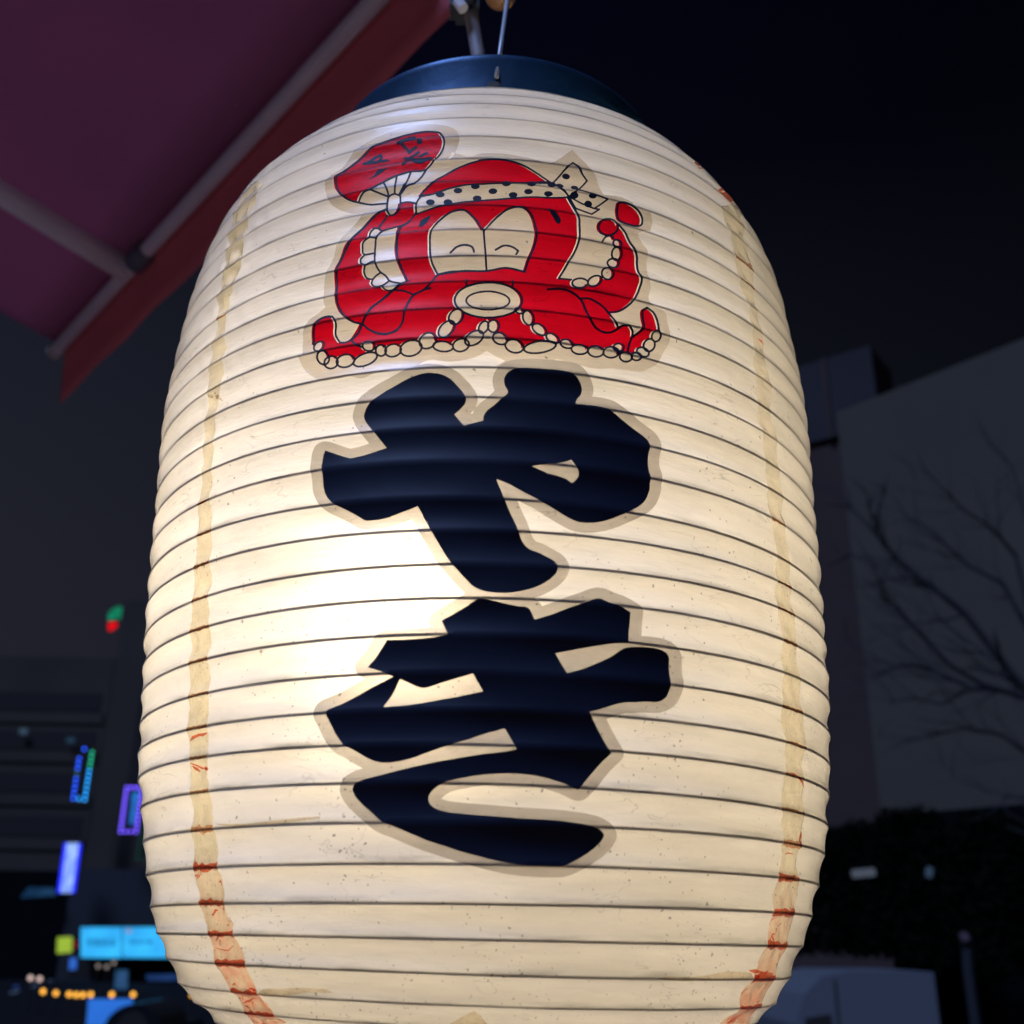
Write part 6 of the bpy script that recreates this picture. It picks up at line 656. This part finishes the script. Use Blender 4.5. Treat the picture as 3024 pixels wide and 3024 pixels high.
# smudges near the ribs (dust that settled just above each hoop)
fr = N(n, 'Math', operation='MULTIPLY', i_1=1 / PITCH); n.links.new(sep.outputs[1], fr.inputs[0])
fr2 = N(n, 'Math', operation='FRACT'); n.links.new(fr.outputs[0], fr2.inputs[0])
fr3 = N(n, 'MapRange', clamp=True); fr3.inputs[1].default_value = .22; fr3.inputs[2].default_value = .0; fr3.inputs[3].default_value = 0.; fr3.inputs[4].default_value = 1.; n.links.new(fr2.outputs[0], fr3.inputs[0])
mp2 = N(n, 'Mapping'); mp2.inputs['Scale'].default_value = (30, 220, 1); n.links.new(uv.outputs[0], mp2.inputs[0])
sn = N(n, 'TexNoise', i_Scale=1., i_Detail=4.); n.links.new(mp2.outputs[0], sn.inputs['Vector'])
snr = N(n, 'MapRange', clamp=True); snr.inputs[1].default_value = .45; snr.inputs[2].default_value = .75; snr.inputs[3].default_value = 0.; snr.inputs[4].default_value = .75; n.links.new(sn.outputs[0], snr.inputs[0])
dust = N(n, 'Math', operation='MULTIPLY'); n.links.new(fr3.outputs[0], dust.inputs[0]); n.links.new(snr.outputs[0], dust.inputs[1])
d1 = N(n, 'Math', operation='SUBTRACT', i_0=1.); n.links.new(dust.outputs[0], d1.inputs[1])
s1 = N(n, 'MapRange'); s1.inputs[3].default_value = 1.; s1.inputs[4].default_value = .38; n.links.new(sp.outputs[0], s1.inputs[0])
a1 = N(n, 'Math', operation='MULTIPLY'); n.links.new(str_.outputs[0], a1.inputs[0]); n.links.new(grr.outputs[0], a1.inputs[1])
a2 = N(n, 'Math', operation='MULTIPLY'); n.links.new(a1.outputs[0], a2.inputs[0]); n.links.new(d1.outputs[0], a2.inputs[1])
a3 = N(n, 'Math', operation='MULTIPLY'); n.links.new(a2.outputs[0], a3.inputs[0]); n.links.new(s1.outputs[0], a3.inputs[1])
rm_ = N(n, 'Mapping'); rm_.inputs['Scale'].default_value = (38, 150, 1); rm_.inputs['Rotation'].default_value = (0, 0, .12); n.links.new(uv.outputs[0], rm_.inputs[0])
rn_ = N(n, 'TexNoise', i_Scale=1., i_Detail=2., i_Distortion=.6); n.links.new(rm_.outputs[0], rn_.inputs['Vector'])
ra_ = N(n, 'Math', operation='SUBTRACT', i_1=.5); n.links.new(rn_.outputs[0], ra_.inputs[0]); rb_ = N(n, 'Math', operation='ABSOLUTE'); n.links.new(ra_.outputs[0], rb_.inputs[0])
rc_ = N(n, 'MapRange', clamp=True); rc_.inputs[1].default_value = 0; rc_.inputs[2].default_value = .012; rc_.inputs[3].default_value = 1; rc_.inputs[4].default_value = 0; n.links.new(rb_.outputs[0], rc_.inputs[0])
rk_ = N(n, 'TexNoise', i_Scale=26., i_Detail=2.); n.links.new(uv.outputs[0], rk_.inputs['Vector'])
rl_ = N(n, 'MapRange', clamp=True); rl_.inputs[1].default_value = .50; rl_.inputs[2].default_value = .66; rl_.inputs[3].default_value = 0; rl_.inputs[4].default_value = .30; n.links.new(rk_.outputs[0], rl_.inputs[0])
rx_ = N(n, 'Math', operation='MULTIPLY'); n.links.new(rc_.outputs[0], rx_.inputs[0]); n.links.new(rl_.outputs[0], rx_.inputs[1])
ry_ = N(n, 'Math', operation='SUBTRACT', i_0=1.); n.links.new(rx_.outputs[0], ry_.inputs[1])
a4 = N(n, 'Math', operation='MULTIPLY'); n.links.new(a3.outputs[0], a4.inputs[0]); n.links.new(ry_.outputs[0], a4.inputs[1]); a3 = a4
tcol = N(n, 'VectorMath', operation='SCALE'); tcol.inputs[0].default_value = (.86, .76, .60); n.links.new(a3.outputs[0], tcol.inputs['Scale'])
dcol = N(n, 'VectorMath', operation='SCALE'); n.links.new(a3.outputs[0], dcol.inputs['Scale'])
# the hoops show through: their brown shadow line is painted along each ridge
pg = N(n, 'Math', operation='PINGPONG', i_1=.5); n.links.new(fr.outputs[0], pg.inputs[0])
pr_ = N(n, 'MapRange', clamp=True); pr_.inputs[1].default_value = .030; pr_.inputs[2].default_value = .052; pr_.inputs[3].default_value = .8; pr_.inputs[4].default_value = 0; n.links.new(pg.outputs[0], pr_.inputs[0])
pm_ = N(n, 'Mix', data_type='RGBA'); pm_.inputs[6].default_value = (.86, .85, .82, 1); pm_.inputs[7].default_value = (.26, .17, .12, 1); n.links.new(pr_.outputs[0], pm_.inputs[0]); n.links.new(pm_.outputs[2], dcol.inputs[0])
# fine relief
cr = N(n, 'Mapping'); cr.inputs['Scale'].default_value = (90, 420, 1); cr.inputs['Rotation'].default_value = (0, 0, .25); n.links.new(uv.outputs[0], cr.inputs[0])
cn = N(n, 'TexNoise', i_Scale=1., i_Detail=5., i_Roughness=.55); n.links.new(cr.outputs[0], cn.inputs['Vector'])
cn2 = N(n, 'TexNoise', i_Scale=1500., i_Detail=2.); n.links.new(uv.outputs[0], cn2.inputs['Vector'])
hm = N(n, 'Math', operation='MULTIPLY_ADD', i_1=.12); n.links.new(cn2.outputs[0], hm.inputs[0]); n.links.new(cn.outputs[0], hm.inputs[2])
bp = N(n, 'Bump', i_Strength=.6, i_Distance=.0006); n.links.new(hm.outputs[0], bp.inputs['Height'])
tr = N(n, 'BsdfTranslucent'); n.links.new(tcol.outputs[0], tr.inputs[0]); n.links.new(bp.outputs[0], tr.inputs['Normal'])
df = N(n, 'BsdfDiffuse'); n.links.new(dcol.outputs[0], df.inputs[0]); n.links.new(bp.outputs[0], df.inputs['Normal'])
gl = N(n, 'BsdfGlossy', i_Roughness=.28); n.links.new(bp.outputs[0], gl.inputs['Normal'])
m1 = N(n, 'MixShader', i_0=.46); n.links.new(df.outputs[0], m1.inputs[1])
fw = N(n, 'BsdfRefraction', i_IOR=1.28, i_Roughness=.85); n.links.new(tcol.outputs[0], fw.inputs[0]); n.links.new(bp.outputs[0], fw.inputs['Normal'])
m0 = N(n, 'MixShader', i_0=.14); n.links.new(tr.outputs[0], m0.inputs[1]); n.links.new(fw.outputs[0], m0.inputs[2]); n.links.new(m0.outputs[0], m1.inputs[2])
fz = N(n, 'Fresnel', i_IOR=1.45); n.links.new(bp.outputs[0], fz.inputs['Normal'])
m2 = N(n, 'MixShader'); n.links.new(fz.outputs[0], m2.inputs[0]); n.links.new(m1.outputs[0], m2.inputs[1]); n.links.new(gl.outputs[0], m2.inputs[2])
n.links.new(m2.outputs[0], out.inputs[0])

def film(name, tcol, dcol, dfac, rough=.3, gloss=1., var=0., vs=200., veins=None):
    """printed ink or a second paper layer: lets the glow through tinted, and reflects a little"""
    m, n, out = mat(name)
    t = N(n, 'BsdfTransparent'); d = N(n, 'BsdfDiffuse'); d.inputs[0].default_value = tuple(dcol) + (1,)
    uv = N(n, 'UVMap', uv_map='paper')
    nz = N(n, 'TexNoise', i_Scale=vs, i_Detail=4.); n.links.new(uv.outputs[0], nz.inputs['Vector'])
    rp = N(n, 'ValToRGB'); e = rp.color_ramp.elements
    e[0].position = .3; e[1].position = .7; e[0].color = tuple(c * (1 - var) for c in tcol) + (1,); e[1].color = tuple(min(1, c * (1 + var)) for c in tcol) + (1,)
    n.links.new(nz.outputs[0], rp.inputs[0]); col = rp.outputs[0]
    if veins:
        mp = N(n, 'Mapping'); mp.inputs['Scale'].default_value = veins[0]; n.links.new(uv.outputs[0], mp.inputs[0])
        mg = N(n, 'TexNoise', i_Scale=1., i_Detail=3., i_Distortion=1.2); n.links.new(mp.outputs[0], mg.inputs['Vector'])
        ab = N(n, 'Math', operation='SUBTRACT', i_1=.5); n.links.new(mg.outputs[0], ab.inputs[0])
        ac = N(n, 'Math', operation='ABSOLUTE'); n.links.new(ab.outputs[0], ac.inputs[0])
        mr = N(n, 'MapRange', clamp=True); mr.inputs[1].default_value = .0; mr.inputs[2].default_value = .035; mr.inputs[3].default_value = 1.; mr.inputs[4].default_value = 0.; n.links.new(ac.outputs[0], mr.inputs[0])
        mv = N(n, 'Math', operation='MULTIPLY', i_1=veins[2]); n.links.new(mr.outputs[0], mv.inputs[0])
        mx = N(n, 'Mix', data_type='RGBA'); mx.inputs[7].default_value = tuple(veins[1]) + (1,); n.links.new(mv.outputs[0], mx.inputs[0]); n.links.new(col, mx.inputs[6]); col = mx.outputs[2]
    # red size/glue soaked into the strip near the bottom
    if name == 'seam_paper':
        sp_ = N(n, 'SeparateXYZ'); n.links.new(uv.outputs[0], sp_.inputs[0])
        mr2 = N(n, 'MapRange', clamp=True); mr2.inputs[1].default_value = .105; mr2.inputs[2].default_value = .045; n.links.new(sp_.outputs[1], mr2.inputs[0])
        n3 = N(n, 'TexNoise', i_Scale=160., i_Detail=3.); n.links.new(uv.outputs[0], n3.inputs['Vector'])
        m3 = N(n, 'MapRange', clamp=True); m3.inputs[1].default_value = .35; m3.inputs[2].default_value = .6; m3.inputs[3].default_value = .35; n.links.new(n3.outputs[0], m3.inputs[0])
        m4 = N(n, 'Math', operation='MULTIPLY'); n.links.new(mr2.outputs[0], m4.inputs[0]); n.links.new(m3.outputs[0], m4.inputs[1])
        mx2 = N(n, 'Mix', data_type='RGBA'); mx2.inputs[7].default_value = (.85, .42, .30, 1); n.links.new(m4.outputs[0], mx2.inputs[0]); n.links.new(col, mx2.inputs[6]); col = mx2.outputs[2]
    if name == 'seam_paper':
        mr5 = N(n, 'MapRange', clamp=True); mr5.inputs[1].default_value = .17; mr5.inputs[2].default_value = .28; mr5.inputs[4].default_value = .75; n.links.new(sp_.outputs[1], mr5.inputs[0])
        mx5 = N(n, 'Mix', data_type='RGBA'); mx5.inputs[7].default_value = (.96, .93, .86, 1); n.links.new(mr5.outputs[0], mx5.inputs[0]); n.links.new(col, mx5.inputs[6]); col = mx5.outputs[2]
    n.links.new(col, t.inputs[0])
    a = N(n, 'MixShader', i_0=dfac); n.links.new(t.outputs[0], a.inputs[1]); n.links.new(d.outputs[0], a.inputs[2])
    g = N(n, 'BsdfGlossy', i_Roughness=rough); fz = N(n, 'Fresnel', i_IOR=1.35)
    ff = N(n, 'Math', operation='MULTIPLY', i_1=gloss); n.links.new(fz.outputs[0], ff.inputs[0])
    b = N(n, 'MixShader'); n.links.new(ff.outputs[0], b.inputs[0]); n.links.new(a.outputs[0], b.inputs[1]); n.links.new(g.outputs[0], b.inputs[2])
    n.links.new(b.outputs[0], out.inputs[0]); return m
M_halo = film('white_ink', (.57, .55, .55), (.75, .74, .76), .11, var=.02)
M_halo2 = film('clear_ink', (.80, .76, .74), (.75, .74, .76), .10, var=.02)
M_red = film('red_ink', (.58, .002, .018), (.65, .015, .05), .12, rough=.4, gloss=.35, var=.015)
M_tape = film('seam_paper', (.91, .86, .73), (.8, .75, .6), .05, var=.09, vs=120., veins=((300, 110, 1), (.50, .42, .30), .38))
M_glue = film('red_glue', (.78, .22, .14), (.6, .08, .05), .05, var=.25, vs=600.)
M_glue2 = film('faint_red_glue', (.90, .50, .36), (.6, .2, .15), .03, var=.2, vs=600.)
M_fold_shadow = film('fold_shadow_film', (.84, .76, .64), (.6, .55, .45), .03, var=.15, vs=90., veins=((120, 420, 1), (.5, .4, .3), .5))
m, n, out = mat('black_ink'); M_black = m
b = N(n, 'BsdfPrincipled'); b.inputs['Base Color'].default_value = (.011, .014, .029, 1); b.inputs['Roughness'].default_value = .55; b.inputs['Specular IOR Level'].default_value = .22
uv = N(n, 'UVMap', uv_map='paper'); nz = N(n, 'TexNoise', i_Scale=900., i_Detail=3.); n.links.new(uv.outputs[0], nz.inputs['Vector'])
bp = N(n, 'Bump', i_Strength=.10, i_Distance=.0002); n.links.new(nz.outputs[0], bp.inputs['Height']); n.links.new(bp.outputs[0], b.inputs['Normal'])
n.links.new(b.outputs[0], out.inputs[0])
M_wire = principled('steel_hoop', (.05, .04, .03), .5, .3)
M_bail = principled('galvanised_wire', (.50, .52, .56), .4, .2, var=.1, vscale=60)
m_ring = principled('black_ring', (.016, .060, .13), .40, .5, .5, var=.25, vscale=30, bump=.05, bscale=60)

lan = empty('paper_lantern', (0, 0, Z0), 'large lit white paper lantern printed with a red octopus and black kana, hanging in front', 'lantern')
# paper shade: grid over angle x rib index
nth, nb = 420, 9
ss = np.unique(np.concatenate([np.linspace(i, i + 1, nb + 1) for i in range(NR - 1)]))
th = np.linspace(-math.pi, math.pi, nth + 1)
THg, SSg = np.meshgrid(th, ss); P = surf(THg.ravel(), SSg.ravel())
W_ = nth + 1; ii, jj = np.meshgrid(np.arange(len(ss) - 1), np.arange(nth), indexing='ij'); q = (ii * W_ + jj).ravel()
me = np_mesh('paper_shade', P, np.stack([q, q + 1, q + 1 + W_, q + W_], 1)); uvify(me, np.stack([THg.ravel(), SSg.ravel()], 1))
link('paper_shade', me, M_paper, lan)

def decal(name, loops, off, material, parent, step=1.4, label=None):
    """flat print: outline loops (angle, rib index) triangulated and laid on the pleats"""
    U = [np.stack([l[:, 0] * RM * 1000, l[:, 1] * PITCH * 1000], 1) for l in loops]
    pts = []; edges = []
    for l in U:
        b0 = len(pts); q = []
        for a, b in zip(l, np.roll(l, -1, 0)):
            k = max(1, int(np.hypot(*(b - a)) / step))
            q += [a + (b - a) * t / k for t in range(k)]
        pts += q; edges += [(b0 + i, b0 + (i + 1) % len(q)) for i in range(len(q))]
    A = np.vstack(U); x0, y0 = A.min(0) - 1; x1, y1 = A.max(0) + 1
    SE0 = np.vstack([np.stack([l, np.roll(l, -1, 0)], 1) for l in U])
    def inside(Q):
        r = np.zeros(len(Q), bool)
        for a, b in SE0:
            c = (a[1] <= Q[:, 1]) != (b[1] <= Q[:, 1])
            if c.any():
                xx = a[0] + (Q[c, 1] - a[1]) / (b[1] - a[1]) * (b[0] - a[0]); w_ = np.where(c)[0]; r[w_] ^= Q[c, 0] < xx
        return r
    pm = PITCH * 1000
    rows = [(k + f) * pm for k in range(int(y0 // pm), int(y1 // pm) + 2) for f in (0, .12, .26, .42, .58, .74, .88)]
    gx = np.arange(x0, x1, step * 1.8); G = np.array([(x, y) for y in rows if y0 < y < y1 for x in gx])
    G = G[inside(G)] if len(G) else G
    g0 = len(pts); pts += list(G)
    for y in [k * pm for k in range(int(y0 // pm), int(y1 // pm) + 2)]:      # keep the crease at every rib
        b0 = len(pts); pts += [(x0, y), (x1, y)]; edges.append((b0, b0 + 1))
    V, _, F, _, _, _ = delaunay_2d_cdt([Vector((float(p[0]), float(p[1]))) for p in pts], edges, [], 0, 1e-4)
    V = np.array([(v.x, v.y) for v in V]); F = np.array([f for f in F if len(f) == 3])
    F = F[inside(V[F].mean(1))]
    used, inv = np.unique(F, return_inverse=True); F = inv.reshape(-1, 3); V = V[used]
    TS = np.stack([V[:, 0] / 1000 / RM, V[:, 1] / 1000 / PITCH], 1)
    a_, b_, c_ = V[F[:, 0]], V[F[:, 1]], V[F[:, 2]]
    ar = (b_[:, 0] - a_[:, 0]) * (c_[:, 1] - a_[:, 1]) - (b_[:, 1] - a_[:, 1]) * (c_[:, 0] - a_[:, 0]); F[ar < 0] = F[ar < 0][:, ::-1]
    me = np_mesh(name, surf(TS[:, 0], TS[:, 1], off), F); uvify(me, TS)
    o = link(name, me, material, parent)
    if label: o['label'] = label
    return o
MM = .001
oct_ = decal('octopus_print', decode(D['red']), .20 * MM, M_red, lan, label='red print of a cartoon octopus with a fan, beads of suckers and a headband')
decal('outline_print', decode(D['line']), .29 * MM, M_black, oct_, step=1.2)
decal('white_print', decode(D['halo_top']), .11 * MM, M_halo2, oct_)
decal('printed_character', decode(D['ya']), .26 * MM, M_black, lan, label='upper black kana ya')
decal('printed_character', decode(D['ki']), .26 * MM, M_black, lan, label='lower black kana ki')
decal('printed_border', decode(D['halo_kana']), .11 * MM, M_halo, lan)
for l in decode(D['folds_and_shadow']): decal('fold_shadow_patch', [l], .07 * MM, M_fold_shadow, lan)  # real folds; last loop draws the brown triangular shadow at bottom centre as tint
for l, r in ((TLl, TLr), (TRl, TRr)):
    rng = np.random.RandomState(int(abs(l[0, 0]) * 1000))
    def dens_(e):
        s = e[:, 1]; k = np.argsort(s); s = s[k]; t = e[k, 0]
        S = np.arange(s[0], s[-1], .11); T = np.interp(S, s, t) + rng.normal(0, .0016, len(S)) + .0035 * np.sin(S * 2.9 + rng.uniform(0, 6)) * np.sin(S * .9); return np.stack([T, S], 1)
    a, b = dens_(l), dens_(r)
    tp = decal('seam_strip', [np.vstack([a, b[::-1]])], .15 * MM, M_tape, lan, step=1.5)
    for k in range(2, NR - 4):
        if k < max(a[0, 1], b[0, 1]) or k > min(a[-1, 1], b[-1, 1]): continue
        if (k > 12 and rng.rand() < .4) or (k > 19 and rng.rand() < .7): continue
        x0 = np.interp(k, a[:, 1], a[:, 0]); x1 = np.interp(k, b[:, 1], b[:, 0]); h = .045 if k > 9 else .07
        t = np.linspace(x0, x1, 9); up = k + h + rng.uniform(-.02, .035 if k > 9 else .09, 9); dn = k - h + rng.uniform(-.035 if k > 9 else -.09, .02, 9)
        decal('glue_mark', [np.vstack([np.stack([t, dn], 1), np.stack([t, up], 1)[::-1]])], .19 * MM, M_glue if k < 9 else M_glue2, tp, step=1.)
    for _ in range(16):      # little red creases low on the strip
        s0 = rng.uniform(2.2, 8.5); x = rng.uniform(np.interp(s0, a[:, 1], a[:, 0]), np.interp(s0, b[:, 1], b[:, 0])); g = rng.uniform(-1.2, 1.2); L_ = rng.uniform(.008, .028); wd = rng.uniform(.02, .05)
        t = np.linspace(-1, 1, 7); cx = x + t * L_ * math.cos(g); cs = s0 + t * L_ * 13 * math.sin(g) + .05 * np.sin(t * 3 + x * 50)
        lo = np.interp(cs, a[:, 1], a[:, 0]); hi = np.interp(cs, b[:, 1], b[:, 0]); cx = np.clip(cx, lo + .002, hi - .002)
        decal('glue_mark', [np.vstack([np.stack([cx, cs - wd * (1 - t * t)], 1), np.stack([cx, cs + wd * (1 - t * t) + .004], 1)[::-1]])], .19 * MM, M_glue, tp, step=1.)
for mk_ in decode(D['marks']): decal('glue_mark', [mk_], .23 * MM, M_glue, lan, step=1.)
# wire hoops inside the paper
for i in range(0, NR):
    if i == NR - 1 or i == 0: continue
    pts = []; g = np.linspace(0, 2 * math.pi, 145)[:-1]; C_ = surf(g, np.full_like(g, float(i)), -.00088)
    V = []; F = []; rw = .00058
    for k in range(len(g)):
        rad = np.array([math.sin(g[k]), -math.cos(g[k]), 0])
        for a in range(5): V.append(C_[k] + rw * (math.cos(a * 1.2566) * rad + np.array([0, 0, math.sin(a * 1.2566)])))
    for k in range(len(g)):
        for a in range(5): F.append([k * 5 + a, k * 5 + (a + 1) % 5, ((k + 1) % len(g)) * 5 + (a + 1) % 5, ((k + 1) % len(g)) * 5 + a])
    link('rib_hoop', mesh('rib_hoop', V, F), M_wire, lan, True)
# rings, bail wire, lamp inside
link('top_ring', lathe_me('top_ring', [(.0925, .272), (.0960, .272), (.0963, .276), (.0960, .280), (.0960, .3165), (.0968, .3185), (.0960, .320), (.0940, .320), (.0935, .3165), (.0925, .272)], 96), m_ring, lan, True)
link('bottom_ring', lathe_me('bottom_ring', [(.0905, -.150), (.0945, -.150), (.0945, -.1425), (.0920, -.1425), (.0905, -.150)], 96), m_ring, lan, True)
zl = Vector((0, 0, Z0))
def yl(px, py, y): return at_y(px, py, y) - zl
wa = yl(1460, 248, -.0985); wb = yl(1466, 228, -.0975); wc = yl(1498, 0, -.072); top = wb + (wc - wb) * 2.6; top = Vector((top.x, 0.0, top.z))
link('bail_wire', tube_me('bail_wire', [wb, wb.lerp(wc, .5), wc, wc.lerp(top, .6), top], .00125, 8), M_bail, lan, True)
link('eyelet', box_me('eyelet', wa + Vector((0, .003, -.004)), (.007, .003, .016), .001), M_wire, lan)
BC = (-.037, .034, .046)
M_bulb = emit('bulb_glow', (1.0, .90, .745), 54.)
bulb = link('bulb', lathe_me('bulb', [(.0005, -.055), (.012, -.053), (.021, -.046), (.026, -.034), (.027, -.02), (.027, .02), (.024, .034), (.016, .046), (.014, .052)], 32, BC), M_bulb, lan, True)
link('socket', lathe_me('socket', [(.0145, .0525), (.018, .053), (.018, .10), (.006, .11), (.004, .115)], 24, BC), principled('bakelite', (.5, .5, .48), .5), bulb, True)
link('cable', tube_me('cable', [Vector(BC) + Vector((0, 0, .112)), (-.02, -.01, .2), (-.005, .02, .27), (0, .03, .30)], .0035, 8), principled('cable_rubber', (.02, .02, .02), .6), bulb, True)
